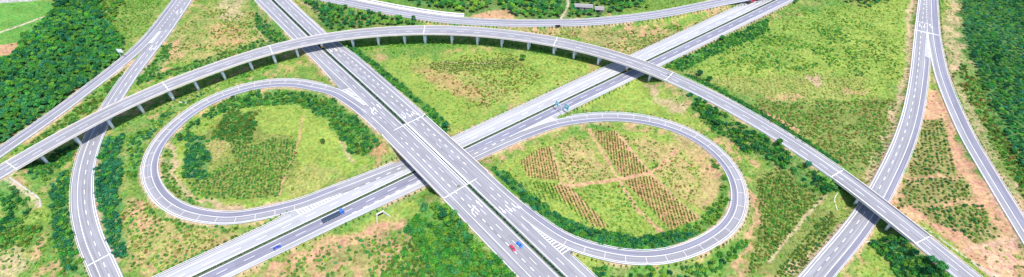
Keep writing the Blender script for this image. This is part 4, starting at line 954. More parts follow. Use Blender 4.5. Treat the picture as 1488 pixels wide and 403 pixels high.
# ------------------------------------------------------------------ sheds among the trees at the top
def shed(px, L_, W_, Hh, ang, label, opening_shade):
    x, y, _ = at(px[0], px[1], 1.5); z = float(hz(x, y)); root = empty('farm_shed', (x, y, z-.1), ang); tag(root, label, 'shed', 'old sheds beside the top ramp')
    mb = MB(); mb.prism([(-L_/2, 0), (L_/2, 0), (L_/2, Hh), (-L_/2, Hh)], -W_/2, W_/2); wl_ = mb.build('wall', M['plaster'], root)
    mb = MB(); V = [(-L_/2-.4, -W_/2-.5, Hh-.1), (L_/2+.4, -W_/2-.5, Hh-.1), (L_/2+.4, 0, Hh+1.5), (-L_/2-.4, 0, Hh+1.5), (-L_/2-.4, W_/2+.5, Hh-.1), (L_/2+.4, W_/2+.5, Hh-.1)]
    mb.V = V+[(a, b, c+.18) for a, b, c in V]; mb.F = [(0, 1, 2, 3), (3, 2, 5, 4), (9, 8, 7, 6), (10, 11, 8, 9), (0, 6, 7, 1), (4, 5, 11, 10), (0, 3, 9, 6), (3, 4, 10, 9), (1, 7, 8, 2), (2, 8, 11, 5)]; rf = mb.build('roof', M['roof_tile'], root)
    mb = MB(); mb.box(0, 0, Hh+1.62, L_+.9, .4, .2); mb.build('ridge', M['concrete'], rf)
    for dx, w, h in opening_shade: mb = MB(); mb.box(dx, -W_/2-.02, h/2+.1, w, .12, h); mb.build('opening_shade', M['dark'], root)  # dark slabs on the solid wall, coloured as shade in open doorways
shed((848, 9), 17, 6, 3.0, -.12, 'long low grey-roofed shed with dark opening among trees at the top', [(-5.5, 4, 2.5), (1, 1.2, 2.1), (5, 1.4, 1.3)])
shed((871, 13), 8, 6, 3.2, -.1, 'small grey-roofed shed with wide dark front right of the long shed', [(-1.2, 4.2, 2.6), (2.4, 1.4, 1.4)])

# ------------------------------------------------------------------ plant prototypes
def leaf_cloud(seed, lobes, n, size, flat=1.0, up=.35):
    """leaf-clump faces spread over and through several lobes: (cx,cy,cz,r)"""
    r = np.random.default_rng(seed); V = []; Fs = []; vol = np.array([l[3]**2 for l in lobes]); vol = vol/vol.sum()
    for k in range(n):
        cx, cy, cz, R_ = lobes[r.choice(len(lobes), p=vol)]
        d = r.normal(size=3); d /= np.linalg.norm(d)
        if d[2] < -.35: d[2] = -d[2]*.5
        d[2] *= flat; rad = R_*(.62+.42*r.random()**.6); c = np.array([cx, cy, cz])+d*rad
        nrm = d+r.normal(size=3)*.55+np.array([0, 0, up]); nrm /= np.linalg.norm(nrm)
        a = np.cross(nrm, r.normal(size=3)); a /= np.linalg.norm(a); b = np.cross(nrm, a); s = size*(.6+.8*r.random())
        m = len(V); V += [c-a*s*.5, c+b*s*.42, c+a*s*.55+nrm*s*.12, c-b*s*.38]; Fs.append((m, m+1, m+2, m+3))
    return V, Fs
def tree_parts(seed, Ht=6.0, R_=2.5):
    r = np.random.default_rng(seed); mb = MB(); z1 = Ht*.62
    mb.cyl((0, 0, -.4), (.1*r.normal(), .1*r.normal(), z1), .22, .10, 7, True)
    lobes = [(0, 0, Ht*.66, R_*.72)]
    for i in range(7):
        a = i*2*math.pi/7+r.random()*.7; q = R_*(.45+.25*r.random()); zz = Ht*(.45+.3*r.random())
        lobes.append((q*math.cos(a), q*math.sin(a), zz, R_*(.36+.2*r.random())))
        if i < 5: mb.cyl((0, 0, Ht*(.25+.05*i)), (q*math.cos(a), q*math.sin(a), zz), .09, .04, 5, False)
    return mb, leaf_cloud(seed+50, lobes, 330, .78*R_/2.5, .9)
def shrub_cloud(seed, n=120, size=.52):
    r = np.random.default_rng(seed); lobes = [(0, 0, .55, .8)]
    for i in range(5): a = i*1.26+r.random(); q = .55+.4*r.random(); lobes.append((q*math.cos(a), q*math.sin(a), .45+.5*r.random(), .42+.3*r.random()))
    return leaf_cloud(seed, lobes, n, size, .85)
def tuft_cloud(seed, n=13):
    r = np.random.default_rng(seed); return leaf_cloud(seed, [(0, 0, .12, .42), (.3*r.normal(), .3*r.normal(), .1, .35)], n, .46, .8)
def cone_cloud(seed, n=70):
    r = np.random.default_rng(seed); V = []; Fs = []
    for k in range(n):
        t = r.random()**1.3; a = r.random()*6.28; R_ = .62*(1-t)+.05; c = np.array([R_*math.cos(a), R_*math.sin(a), .1+1.7*t])
        nrm = np.array([math.cos(a), math.sin(a), .6])+r.normal(size=3)*.4; nrm /= np.linalg.norm(nrm); u = np.cross(nrm, r.normal(size=3)); u /= np.linalg.norm(u); b = np.cross(nrm, u); s = .36*(.7+.6*r.random())
        m = len(V); V += [c-u*s*.5, c+b*s*.4, c+u*s*.5, c-b*s*.4]; Fs.append((m, m+1, m+2, m+3))
    return V, Fs
def raw_mesh(name, V, Fs, m):
    me = bpy.data.meshes.new(name); me.from_pydata([tuple(map(float, v)) for v in V], [], Fs); me.materials.append(m); me.update(); return me
NT = 5
TRUNK, CROWN, TREE_I, SHRUB, SHRUB_I, TUFT_I, CONE_I = [], [], [], [], [], [], []
def unlinked(name, me): return bpy.data.objects.new(name, me)
for i in range(NT):
    mb, (V, Fs) = tree_parts(100+i)
    TRUNK.append(raw_mesh('trunk', mb.V, mb.F, M['bark'])); CROWN.append(raw_mesh('crown', V, Fs, M['leaf_obj']))
    TREE_I.append(raw_mesh('tree_form', V, Fs, M['leaf_inst']))
    V, Fs = shrub_cloud(200+i); SHRUB.append(raw_mesh('shrub', V, Fs, M['leaf_obj'])); SHRUB_I.append(raw_mesh('shrub_form', V, Fs, M['leaf_inst']))
    V, Fs = tuft_cloud(300+i); TUFT_I.append(raw_mesh('tuft_form', V, Fs, M['leaf_inst']))
    V, Fs = cone_cloud(400+i); CONE_I.append(raw_mesh('cone_form', V, Fs, M['leaf_inst']))
def coll(name, meshes):
    c = bpy.data.collections.new(name)
    for i, me in enumerate(meshes): c.objects.link(unlinked('%s_%d' % (name, i), me))
    return c
CO = {'tree': coll('tree_forms', TREE_I), 'shrub': coll('shrub_forms', SHRUB_I), 'tuft': coll('tuft_forms', TUFT_I), 'cone': coll('cone_forms', CONE_I)}
def scatter_group(name, c):
    ng = bpy.data.node_groups.new(name, 'GeometryNodeTree'); ng.interface.new_socket('Geometry', in_out='INPUT', socket_type='NodeSocketGeometry'); ng.interface.new_socket('Geometry', in_out='OUTPUT', socket_type='NodeSocketGeometry')
    N, L = ng.nodes, ng.links; gi = N.new('NodeGroupInput'); go = N.new('NodeGroupOutput'); ip = N.new('GeometryNodeInstanceOnPoints'); ci = N.new('GeometryNodeCollectionInfo')
    ci.inputs['Collection'].default_value = c; ci.inputs['Separate Children'].default_value = True; ci.inputs['Reset Children'].default_value = True
    def na(n, t): a = N.new('GeometryNodeInputNamedAttribute'); a.data_type = t; a.inputs['Name'].default_value = n; return [o for o in a.outputs if o.enabled and o.name == 'Attribute'][0]
    L.new(gi.outputs[0], ip.inputs['Points']); L.new(ci.outputs[0], ip.inputs['Instance']); ip.inputs['Pick Instance'].default_value = True
    L.new(na('var', 'INT'), ip.inputs['Instance Index']); L.new(na('rot', 'FLOAT_VECTOR'), ip.inputs['Rotation']); L.new(na('scl', 'FLOAT_VECTOR'), ip.inputs['Scale']); L.new(ip.outputs[0], go.inputs[0])
    return ng
NG = {k: scatter_group('scatter_'+k, c) for k, c in CO.items()}
def scatter(name, kind, P, S, tint, parent=None, zs=1.0):
    n = len(P)
    if not n: return None
    me = bpy.data.meshes.new(name); me.vertices.add(n); me.vertices.foreach_set('co', np.asarray(P, np.float32).ravel())
    me.attributes.new('var', 'INT', 'POINT').data.foreach_set('value', rng.integers(0, NT, n).astype(np.int32))
    rot = np.zeros((n, 3), np.float32); rot[:, 2] = rng.random(n)*6.283; me.attributes.new('rot', 'FLOAT_VECTOR', 'POINT').data.foreach_set('vector', rot.ravel())
    sc = np.stack([S*(.85+.3*rng.random(n)), S*(.85+.3*rng.random(n)), S*zs*(.8+.4*rng.random(n))], 1).astype(np.float32); me.attributes.new('scl', 'FLOAT_VECTOR', 'POINT').data.foreach_set('vector', sc.ravel())
    me.attributes.new('tint', 'FLOAT_COLOR', 'POINT').data.foreach_set('color', np.concatenate([tint, np.ones((n, 1))], 1).astype(np.float32).ravel())
    ob = link(bpy.data.objects.new(name, me), parent); md = ob.modifiers.new('scatter', 'NODES'); md.node_group = NG[kind]
    ob['kind'] = 'stuff'
    return ob

def fill(px, spacing, jit=.8, thin=0.0, seed=1, clear=1.6, line=None):
    """jittered points over an outline; thin = share dropped where a noise is low"""
    P = wpoly(px); lo, hi = P.min(0), P.max(0); r = np.random.default_rng(seed)
    gx, gy = np.meshgrid(np.arange(lo[0], hi[0], spacing), np.arange(lo[1], hi[1], spacing), indexing='ij'); gx = gx.ravel(); gy = gy.ravel()
    gx = gx+(r.random(gx.shape)-.5)*spacing*jit*1.3; gy = gy+(r.random(gy.shape)-.5)*spacing*jit*1.3
    m = inside(P, gx+(fbm(gx, gy, 9, 51, 3)-.5)*6, gy+(fbm(gx, gy, 9, 61, 3)-.5)*6) & (dist(gx, gy) > clear)
    if thin: m &= fbm(gx, gy, 12, seed+5, 3)+.25*(r.random(gx.shape)-.5) > .3+thin*.4
    gx, gy = gx[m], gy[m]
    return np.stack([gx, gy, hz(gx, gy)], 1)
def rows(px, d0, d1, pitch, along, seed, dropout=.08, jit=.07):
    """plants in straight rows: row direction from photo point d0 to d1"""
    P = wpoly(px); a = np.array(at(*d0)[:2]); b = np.array(at(*d1)[:2]); u = (b-a)/np.linalg.norm(b-a); n = np.array([-u[1], u[0]])
    q = P-a; lu, hu = (q@u).min(), (q@u).max(); ln, hn = (q@n).min(), (q@n).max(); r = np.random.default_rng(seed)
    gu, gn = np.meshgrid(np.arange(lu, hu, along), np.arange(ln, hn, pitch), indexing='ij'); gu = gu.ravel()+r.normal(size=gu.size)*along*.3; gn = gn.ravel()+r.normal(size=gn.size)*pitch*jit
    x = a[0]+gu*u[0]+gn*n[0]; y = a[1]+gu*u[1]+gn*n[1]; m = inside(P, x, y) & (dist(x, y) > 2) & (r.random(x.shape) > dropout)
    return np.stack([x[m], y[m], hz(x[m], y[m])], 1)
def tints(n, cols, seed=3, v=.25):
    r = np.random.default_rng(seed); c = np.array(cols)[r.integers(0, len(cols), n)]; return c*(1-v+2*v*r.random((n, 1)))

# ------------------------------------------------------------------ trees: the largest 300 in view are individuals, the rest one mass per wood
WOODS = [  # outline, spacing, scale range, colours, label, group
 ([(78,-30),(150,-30),(148,30),(165,40),(185,62),(178,82),(153,102),(89,150),(23,197),(-40,236),(-60,105),(20,84),(32,72),(30,58),(52,46),(80,16)], 3.0, (.42, 1.0), DARKG+TEAL+MIDG+MIDG[:2], 'dark green broadleaf tree in the dense wood at the left edge', 'trees of the left wood'),
 ([(150,-10),(190,-10),(170,30),(160,40),(148,28)], 4.8, (.55, .9), MIDG+LIGHTG[:1], 'mid green tree at the grassy fringe right of the left wood', 'trees at the wood fringe'),
 ([(436,-10),(475,-5),(560,20),(618,33),(560,37),(486,46),(455,20)], 4.8, (.6, 1.0), MIDG+DARKG, 'green tree in the wedge between mainline and topmost ramp', 'trees between mainline and top ramp'),
 ([(530,-30),(720,-30),(712,12),(680,20),(660,17),(600,6)], 4.8, (.7, 1.1), MIDG+LIGHTG[:2]+DARKG[:2], 'green tree in the wood above the topmost ramp', 'trees above the top ramp'),
 ([(720,-30),(818,-30),(818,20),(812,27),(750,24),(724,12)], 4.8, (.7, 1.1), MIDG+DARKG+LIGHTG[:1], 'green tree left of the dirt track above the topmost ramp', 'trees left of the dirt track'),
 ([(830,14),(835,-30),(940,-30),(936,12),(900,18),(860,24),(826,26)], 4.8, (.7, 1.15), MIDG+DARKG+TEAL[:1], 'green tree round the old sheds above the topmost ramp', 'trees round the sheds'),
 ([(1185,-20),(1310,-20),(1290,6),(1262,12),(1220,2)], 5, (.6, 1.0), DARKG+MIDG, 'dark green tree at top edge of the right field', 'trees at the top of the right field'),
 ([(1396,-20),(1560,-20),(1560,330),(1488,255),(1462,205),(1425,120),(1402,60)], 3.5, (.42, .75), DARKG+TEAL+MIDG[:2], 'dark green tree in the dense plantation at the right edge', 'trees of the right plantation'),
]
SHEDS = [at(848, 9, 1.5)[:2], at(871, 13, 1.5)[:2]]
TP, TS, TC, TW = [], [], [], []
for k, (px, sp, (a, b), cols, lab, grp) in enumerate(WOODS):
    P = fill(px, sp, .8, 0, 500+k, 2.6); P = P[[all(math.hypot(p[0]-sx, p[1]-sy) > 10 for sx, sy in SHEDS) for p in P]]
    if k == 7: P = rows(px, (1400, 100), (1488, 104), 3.9, 2.7, 507, .06, .12)
    if k == 5: P = P[near_line([(824,-20),(826,6),(815,27)], P[:, 0], P[:, 1]) > 4]
    TP.append(P); TS.append(a+(b-a)*np.clip(.75*fbm(P[:, 0], P[:, 1], 26, 640+k, 3)+.6*rng.random(len(P))**2-.05, 0, 1)); TC.append(tints(len(P), cols, 600+k, .12)*(.85+.7*fbm(P[:, 0], P[:, 1], 30, 660+k, 3))[:, None]); TW += [k]*len(P)
# single trees standing apart
SOLO = [((760,88),1.1,MIDG,'large round bush-like tree in the field left of the flyover pier'),((648,186),1.15,TEAL,'dark round tree beside the mainline above the lower highway'),((634,172),.8,DARKG,'small dark tree on the mainline slope above the lower highway'),
        ((1042,182),1.0,TEAL,'dark teal round tree on scrubby slope below the flyover'),((1037,179),.7,TEAL,'smaller dark tree touching the teal round tree below the flyover'),((1016,110),1.0,DARKG,'dark tree at far side of the flyover embankment'),((1030,118),.9,DARKG,'second dark tree along far side of the flyover embankment'),
        ((1140,206),.95,DARKG,'dark tree close to the near flyover edge'),((1180,238),.95,TEAL,'teal tree leaning on the near flyover edge before its bridge'),((1370,388),1.2,TEAL,'large dark teal tree under the flyover at the bottom right'),((1352,380),1.0,TEAL,'dark tree left of the large bottom right tree'),((1345,398),1.1,DARKG,'dark tree at the bottom edge below the flyover'),
        ((1325,372),.9,DARKG,'green tree in the shrubs below the bottom right flyover'),((1040,52),.9,DARKG,'dark tree on lower verge of the lower highway, top right'),((640,365),1.0,DARKG,'dark tree standing out in the shrubs below the mainline'),((645,318),1.1,TEAL,'dark round tree near the mainline parapet, bottom centre'),
        ((870,25),.9,DARKG,'round tree beside the topmost ramp below the sheds'),((940,12),.8,MIDG,'round green tree beside the topmost ramp in open grass'),((1155,5),.8,DARKG,'round dark shrub tree at top of the right field'),((470,208),.75,DARKG,'dark round tree in bright grass inside the left loop')]
def off_road(q, c=2.6):
    x, y = q
    for _ in range(40):
        if float(dist(np.array([x]), np.array([y]))[0]) > c: break
        g = [(float(dist(np.array([x+3*math.cos(a)]), np.array([y+3*math.sin(a)]))[0]), a) for a in np.arange(0, 6.28, .4)]; a = max(g)[1]; x += 1.2*math.cos(a); y += 1.2*math.sin(a)
    return (x, y)
for (x, y), sc, cols, lab in SOLO:
    q = on_ground(x, y); q = off_road(q); WOODS.append((None, 0, None, cols, lab, 'trees standing apart')); z = float(hz(q[0], q[1]))
    TP.append(np.array([[q[0], q[1], z]])); TS.append(np.array([sc])); TC.append(tints(1, cols, int(x))); TW.append(len(WOODS)-1)
TP, TS, TC, TW = np.concatenate(TP), np.concatenate(TS), np.concatenate(TC), np.array(TW)
def in_view(P, mg=0):
    u, v, f = to_px(P); return (u > -mg) & (u < 1488+mg) & (v > -mg) & (v < 403+mg), f
vis, dep = in_view(TP+np.array([0, 0, 3])); size = TS/dep*vis+(TW >= 8)*10
order = np.argsort(-size); ind = order[:300]; rest = order[300:]
def tone(c, ref=None):
    q = float((ref[:, 1] < c[1]).mean()) if ref is not None else .5
    return ('very dark ' if q < .2 else 'dark ' if q < .4 else 'mid ' if q < .6 else 'light ' if q < .8 else 'very light ')+('bluish green' if c[2]/c[1] > .36 else 'yellowish green' if c[0]/c[1] > .36 else 'green')
def bulk(v, lo, hi): q = (v-lo)/(hi-lo); return 'small' if q < .33 else 'medium-sized' if q < .66 else 'large'
def tree_label(t):
    k = TW[t]; w = WOODS[k]
    if w[0] is None: return w[4]
    u, v, _ = to_px(TP[t]); what = '%s %s tree' % (bulk(TS[t], *w[2]), tone(TC[t], TC[ind]))
    if k: return ' '.join(('%s %s' % (what, w[4].split('tree ', 1)[1])).split()[:16])
    d = float(dist(TP[t][:1], TP[t][1:2])[0])
    place = 'beside slip road rail' if d < 9 else 'near slip road' if d < 22 else 'near bright fields' if u < 75 and v < 110 else 'at picture edge' if u < 40 else 'near grassy clearing' if u > 130 else 'deep inside'
    return '%s, left wood, %s, %s part' % (what, place, 'top' if v < 50 else 'upper' if v < 100 else 'lower' if v < 150 else 'bottom')
for t in ind:
    k = TW[t]; x, y, z = TP[t]; root = empty('broadleaf_tree', (x, y, z), rng.random()*6.28); root.scale = (TS[t],)*2+(TS[t]*(.85+.3*rng.random()),)
    tag(root, tree_label(t), 'tree', WOODS[k][5]); v = int(rng.integers(0, NT))
    o1 = link(bpy.data.objects.new('trunk', TRUNK[v]), root); o2 = link(bpy.data.objects.new('crown', CROWN[v]), root); o2.color = (*TC[t], 1)
for k in range(8):
    m = rest[TW[rest] == k]; vv, _ = in_view(TP[m], 120) if len(m) else (np.array([], bool), 0); m = m[vv] if len(m) else m
    if len(m): tag(scatter('wood', 'tree', TP[m], TS[m], TC[m]), ['dense dark green wood at the left edge', 'green thicket fringe beside the left wood', 'green trees filling the wedge beside the mainline', 'green wood above the topmost ramp', 'green trees left of the dirt track', 'green trees round the old sheds', 'dark trees at the top of the right field', 'dense dark plantation at the right edge'][k], 'wood')

# ------------------------------------------------------------------ shrubs: belts along the roads
BP, BS, BC, BW = [], [], [], []
for k, (px, sp, (a, b), cols, lab, grp) in enumerate(BELTS):
    P = fill(px, sp*.86, .9, .06, 700+k, 1.9); BP.append(P); BS.append((a+(b-a)*rng.random(len(P)))*1.12); BC.append(tints(len(P), cols, 800+k, .18)*1.15); BW += [k]*len(P)
BP, BS, BC, BW = np.concatenate(BP), np.concatenate(BS), np.concatenate(BC), np.array(BW)
vis, dep = in_view(BP); order = np.argsort(-(BS/dep*vis)); ind = order[:300]; rest = order[300:]
for t in ind:
    k = BW[t]; ob = bpy.data.objects.new('shrub', SHRUB[int(rng.integers(0, NT))]); ob.location = BP[t]; ob.rotation_euler = (0, 0, rng.random()*6.28); ob.scale = (BS[t], BS[t], BS[t]*(.9+.4*rng.random())); ob.color = (*BC[t], 1)
    u, v, _ = to_px(BP[t]); q_ = wpoly(BELTS[k][0]); uu, vv, _ = to_px(np.c_[q_, np.zeros(len(q_))]); fx = (u-uu.min())/(uu.max()-uu.min()+1e-6)
    end = 'left end' if fx < .25 else 'middle left' if fx < .5 else 'middle right' if fx < .75 else 'right end'
    rest_ = BELTS[k][4].split('shrub ', 1)[-1].split('bush ', 1)[-1]
    tag(link(ob), '%s %s shrub, %s, %s' % (bulk(BS[t]/1.12, *BELTS[k][2]), tone(BC[t], BC[ind]), rest_.replace('the ', ''), end), 'shrub', BELTS[k][5])
tag(scatter('shrubbery', 'shrub', BP[rest], BS[rest], BC[rest], None, 1.1), 'green shrub belts lining the ramps and embankments', 'shrubbery')

# ------------------------------------------------------------------ planted rows
ROWS = [
 ([(862,190),(893,190),(942,250),(905,258)], (880,200), (884,245), 1.9, .8, OLIVE+LIGHTG[:2], .46, 'olive rows of young plants in upper strip inside the right loop'),
 ([(905,262),(945,256),(1016,318),(975,336)], (940,270), (952,320), 2.0, .8, OLIVE+LIGHTG[:2], .46, 'olive rows of young plants in lower strip inside the right loop'),
 ([(782,216),(800,214),(814,262),(768,258),(754,236)], (790,220), (797,258), 1.9, .8, OLIVE+LIGHTG[:2], .44, 'slanting plant rows near the left side of the right loop'),
 ([(764,262),(800,266),(830,272),(888,332),(862,330),(826,302)], (820,272), (838,312), 2.1, .8, OLIVE+LIGHTG[:1], .46, 'plant rows beside the belt in lower left of the right loop'),
 ([(745,262),(800,266),(810,290),(790,292)], (770,262), (780,285), 2.6, 1.3, MIDG, .5, 'green plant rows at the far left inside the right loop'),
 ([(335,208),(372,212),(395,200),(434,206),(428,235),(412,262),(405,285),(350,290),(310,288),(302,270),(340,235)], (380,210), (370,285), 2.0, 1.4, OLIVE+MIDG+DARKG[1:3], .66, 'rows of low bushes in the orchard inside the left loop'),
 ([(272,265),(340,235),(300,270),(310,292),(285,290)], (300,240), (290,290), 2.2, 1.7, MIDG+DARKG, .8, 'green bush rows in lower left orchard of the left loop'),
 ([(1338,176),(1368,172),(1380,215),(1392,254),(1318,256)], (1360,180), (1372,252), 2.9, 2.1, OLIVE+DARKG, .75, 'dark bush grid in upper plot between the right roads'),
 ([(1312,260),(1402,258),(1417,291),(1302,302)], (1355,260), (1362,298), 2.9, 2.1, OLIVE+DARKG, .72, 'dark bush grid in middle plot between the right roads'),
 ([(1322,300),(1428,298),(1452,345),(1420,352),(1360,325)], (1380,300), (1395,345), 2.7, 2.1, OLIVE+DARKG+MIDG, .85, 'dark bush grid in lower plot between the right roads'),
 ([(1098,262),(1130,242),(1195,290),(1170,310),(1120,375),(1085,403),(1105,330)], (1120,260), (1100,390), 1.8, 1.5, OLIVE+MIDG[:2], .72, 'olive orchard rows right of the right loop'),
 ([(1205,305),(1222,316),(1160,400),(1120,403),(1150,370)], (1210,310), (1140,400), 1.8, 1.5, OLIVE+DARKG[:1], .72, 'narrow olive orchard strip left of the branch road'),
 ([(1030,112),(1180,106),(1262,110),(1272,140),(1180,148),(1080,142)], (1120,110), (1126,145), 3.0, 1.7, LIGHTG+OLIVE[:2]+RED[:1], .36, 'faint pinkish crop rows across the right field'),
 ([(618,92),(745,84),(764,98),(640,108)], (640,100), (740,92), 2.8, 1.5, OLIVE, .65, 'dark crop rows in the field inside the flyover arc'),
]
for i, (px, d0, d1, pi_, al, cols, sc, lab) in enumerate(ROWS):
    P = rows(px, d0, d1, pi_, al, 900+i, .08 if i < 5 else .14, .06 if i < 5 else .17); n = len(P)
    tag(scatter('plant_rows', 'shrub', P, sc*(.7+.6*rng.random(n))*.85, tints(n, cols, 920+i)*(1.0 if i < 5 else 1.25)), lab, 'crop rows')

# ------------------------------------------------------------------ scrub thickets in the open ground
PATCHES = [
 ([(1035,62),(1116,40),(1200,30),(1250,60),(1240,95),(1110,108),(1050,100)], 2.3, .75, MIDG+DARKG[1:3]+LIGHTG, .55, 'mid green scrub over the upper right field'),
 ([(1160,15),(1250,10),(1310,20),(1300,60),(1200,55)], 2.6, .6, MIDG+LIGHTG, .6, 'lighter scrub at the top of the right field'),
 ([(1220,60),(1310,60),(1300,110),(1230,112)], 2.4, .6, MIDG+OLIVE, .6, 'scrub on the right field beside the branch road'),
 ([(1095,148),(1305,146),(1296,205),(1262,268),(1180,215)], 1.9, .58, OLIVE+MIDG+RED[:2]+LIGHTG[:1], .25, 'dense olive scrub in the lower right field'),
 ([(745,44),(900,48),(1050,26),(1030,34),(915,80),(860,62),(800,50)], 2.2, .6, OLIVE+LIGHTG+MIDG[:2]+RED, .3, 'olive and reddish scrub between flyover and topmost ramp'),
 ([(590,88),(740,76),(790,110),(740,150),(680,158),(620,125)], 2.2, .6, OLIVE+LIGHTG+RED+RED, .5, 'reddish scrub in the field inside the flyover arc'),
 ([(170,290),(215,290),(250,328),(340,338),(385,330),(300,372),(240,402),(195,385)], 2.2, .6, OLIVE+MIDG+LIGHTG+RED, .35, 'dry scrub between left loop and lower highway'),
 ([(420,378),(520,345),(600,338),(640,403),(400,410)], 2.1, .75, MIDG+OLIVE+LIGHTG+DARKG[1:3], .42, 'mixed scrub on the slope below the lower highway'),
 ([(805,212),(850,195),(892,262),(822,266)], 2.0, .5, LIGHTG+OLIVE+RED+MIDG[:1], .3, 'low mixed scrub in upper left plot of the right loop'),
 ([(905,196),(985,215),(1022,262),(1012,300),(952,252)], 2.0, .5, LIGHTG+OLIVE+RED+MIDG[:1], .3, 'low mixed scrub in right plot of the right loop'),
 ([(835,275),(905,266),(962,338),(905,345),(878,325)], 2.1, .5, LIGHTG+MIDG+OLIVE[:1], .35, 'bright low scrub in lower plot of the right loop'),
 ([(280,20),(360,5),(398,60),(330,84),(240,92),(250,60)], 2.4, .65, OLIVE+MIDG+LIGHTG+RED, .5, 'patchy scrub between left curving road and mainline'),
 ([(150,-5),(240,-5),(190,66),(166,40)], 2.4, .6, LIGHTG+MIDG+OLIVE, .35, 'pale scrub between left wood and curving road'),
 ([(0,335),(70,300),(100,340),(110,403),(0,403)], 2.6, .6, MIDG+OLIVE+LIGHTG, .55, 'scrub and grass in the bottom left corner'),
 ([(1395,105),(1430,120),(1470,205),(1500,260),(1500,300),(1440,215)], 2.3, .65, OLIVE+MIDG+RED, .3, 'olive scrub between slip road and plantation'),
 ([(205,165),(330,122),(372,108),(300,134),(246,170),(205,205)], 2.8, .5, LIGHTG+MIDG, .6, 'low scrub between flyover and left loop'),
 ([(955,130),(1000,160),(1060,205),(1100,240),(1080,215),(1040,180)], 2.3, .6, MIDG+LIGHTG+OLIVE, .4, 'scrub between right loop and flyover'),
]
for i, (px, sp, sc, cols, th, lab) in enumerate(PATCHES):
    P = fill(px, sp, 1.1, th, 1100+i, 2.2); n = len(P)
    tag(scatter('scrub_patch', 'shrub', P, sc*(.55+.8*rng.random(n)), tints(n, cols, 1150+i, .2)*1.4), lab, 'scrub')

# ------------------------------------------------------------------ hedges and roadside planting
def along(p, s0, s1, o, step, side=1, seed=1):
    t = o if not np.isscalar(o) else [(0, o), (1e4, o)]; s = np.arange(s0, s1, step); r = np.random.default_rng(seed); s = s+r.normal(size=s.shape)*step*.1
    q = p.pos(s, 0); n = np.stack([np.interp(s, p.s, p.N[:, k]) for k in range(2)], -1); q[:, :2] += n*(side*interp(t, s))[:, None]; q[:, :2] += r.normal(size=(len(s), 2))*.12
    return q
HEDGE = [(.012, .065, .040), (.018, .085, .045), (.010, .055, .032)]
P = np.concatenate([along(A, a, b, 0, 1.3) for a, b in GRADE['A']]); P[:, 2] += .1
tag(scatter('median_hedge', 'shrub', P, .48+.12*rng.random(len(P)), tints(len(P), HEDGE, 5), None, 1.15), 'dark clipped hedge down the median of the diagonal mainline', 'hedge')
P = along(B, 0, B.len, 0, 1.2); P[:, 2] += .1
P = P[np.abs((P[:, :2]-oA)@nA) > 0]
tag(scatter('median_hedge', 'shrub', P, .30+.12*rng.random(len(P)), tints(len(P), [(.02, .075, .02), (.035, .095, .022), (.014, .055, .018)], 6)), 'thin green hedge down the median of the lower highway', 'hedge')
def verge(p, s0, s1, o, side, step, sc, cols, kind, seed):
    P = along(p, s0, s1, o, step, side, seed); P[:, 2] = hz(P[:, 0], P[:, 1]); n = len(P); return P, sc*(.7+.6*np.random.default_rng(seed).random(n)), tints(n, cols, seed)
VS = [verge(B, sb(-320), sb(-160), [(s, w+2.2) for s, w in wB_l], -1, 3.4, 1.0, DARKG+OLIVE, 'cone', 11), verge(B, sb(-60), sb(480), [(s, w+2.2) for s, w in wB_l], -1, 4.2, .8, DARKG+OLIVE, 'cone', 12), verge(B, sb(-120), sb(-60), [(s, w+3.2) for s, w in wB_l], -1, 3.6, .9, DARKG, 'cone', 13),
      verge(B, sb(42), sb(480), [(s, w+2.2) for s, w in wB_r], 1, 3.6, .9, DARKG+OLIVE, 'cone', 14), verge(B, sb(-320), sb(-62), [(s, w+2.2) for s, w in wB_r], 1, 3.8, .9, DARKG+MIDG, 'cone', 15), verge(D2, 0, 250, 6.8, -1, 3.4, 1.0, OLIVE+DARKG, 'cone', 16), verge(D2, 250, D2.len, 6.8, -1, 3.4, .9, OLIVE+RED, 'cone', 17),
      verge(F, 0, F.len, 7.4, 1, 3.6, .9, OLIVE+DARKG, 'cone', 18), verge(R, 100, R.len-100, 6.4, -1, 3.2, .9, MIDG+OLIVE, 'cone', 19), verge(E, 230, E.len, 7.6, 1, 3.4, .8, MIDG+DARKG, 'cone', 20), verge(D, 60, D.len, 7.8, 1, 4.4, .7, OLIVE, 'cone', 21)]
tag(scatter('roadside_shrubs', 'cone', np.concatenate([v[0] for v in VS]), np.concatenate([v[1] for v in VS]), np.concatenate([v[2] for v in VS])), 'evenly spaced small cone shrubs along the road verges', 'shrubbery')

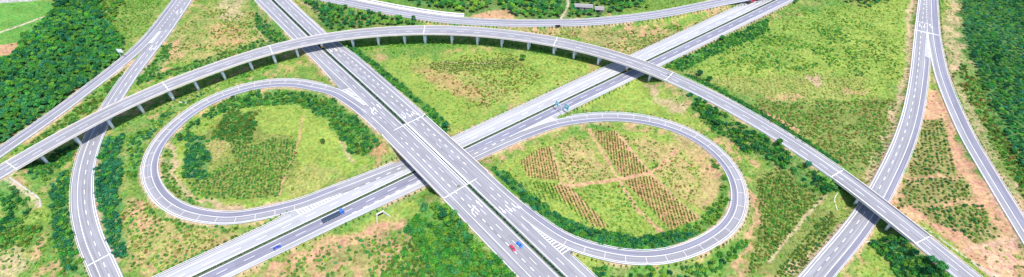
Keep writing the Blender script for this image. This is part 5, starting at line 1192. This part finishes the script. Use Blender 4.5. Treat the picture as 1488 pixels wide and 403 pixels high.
# ------------------------------------------------------------------ scrub and tall grass over the open ground
SMOOTH = [  # mown or grazed grass: few tufts
 [(430,165),(500,200),(530,232),(470,262),(440,250),(436,205)], [(372,165),(430,160),(436,200),(376,180)], [(835,160),(930,112),(950,125),(990,160),(940,164),(880,158)], [(545,85),(560,80),(660,180),(850,100),(860,108),(665,195),(640,178)], [(-80,-20),(80,0),(52,46),(30,60),(-80,95)],
 [(850,392),(820,372),(860,372),(900,384),(870,400)], [(500,335),(545,312),(600,290),(640,300),(600,318)], [(205,170),(330,125),(370,110),(300,134),(240,172),(205,210)]]
def scrub(spacing, seed, kind, sc, prob_lo, prob_hi):
    r = np.random.default_rng(seed); gx, gy = np.meshgrid(np.arange(-600, 600, spacing), np.arange(118, 500, spacing), indexing='ij'); gx = gx.ravel(); gy = gy.ravel()
    gx = gx+(r.random(gx.shape)-.5)*spacing*1.2; gy = gy+(r.random(gy.shape)-.5)*spacing*1.2
    P = np.stack([gx, gy, np.zeros_like(gx)], 1); v, _ = in_view(P, 90); gx, gy = gx[v], gy[v]
    n = fbm(gx, gy, 26, seed+1, 4)*.65+fbm(gx, gy, 6, seed+2, 2)*.35
    keep = r.random(gx.shape) < prob_lo+(prob_hi-prob_lo)*sstep(.38, .62, n)
    keep &= dist(gx, gy) > 1.5
    sm = np.zeros(gx.shape, bool)
    for px in SMOOTH: sm |= inside(wpoly(px), gx, gy)
    keep &= ~sm | (r.random(gx.shape) < .12)
    for k in (0, 7): keep &= ~inside(wpoly(WOODS[k][0]), gx, gy)
    gx, gy = gx[keep], gy[keep]; P = np.stack([gx, gy, hz(gx, gy)], 1)
    i = np.clip(((gx-GX[0])/1.25+.5).astype(int), 0, len(GX)-1); j = np.clip(((gy-GY[0])/1.25+.5).astype(int), 0, len(GY)-1)
    g = gcol[i, j]; green = g[:, 1]/(g[:, 0]+1e-3)
    base = tints(len(gx), MIDG+LIGHTG+LIGHTG+OLIVE, seed+7, .3)
    t = base*.8+g*.9*np.array([.85, 1.0, .8])
    red = (r.random(len(gx)) < .10*(fbm(gx, gy, 30, 91, 2) > .5)); t[red] = tints(int(red.sum()), RED, seed+9)
    # fewer plants on bare soil and tracks
    bare = (green < .85) & (r.random(len(gx)) < .72); P, t = P[~bare], t[~bare]
    return P, sc*(.6+.9*np.random.default_rng(seed+3).random(len(P))**1.5), t
P, S, T = scrub(1.7, 31, 'tuft', .95, .25, .85)
tag(scatter('scrub', 'tuft', P, S, T, None, .9), 'rough grass and low scrub over the open ground', 'scrub')
P, S, T = scrub(3.3, 57, 'shrub', .62, .03, .75)
tag(scatter('low_bushes', 'shrub', P, S, T*.95, None, .8), 'scattered low bushes over the open ground', 'scrub')
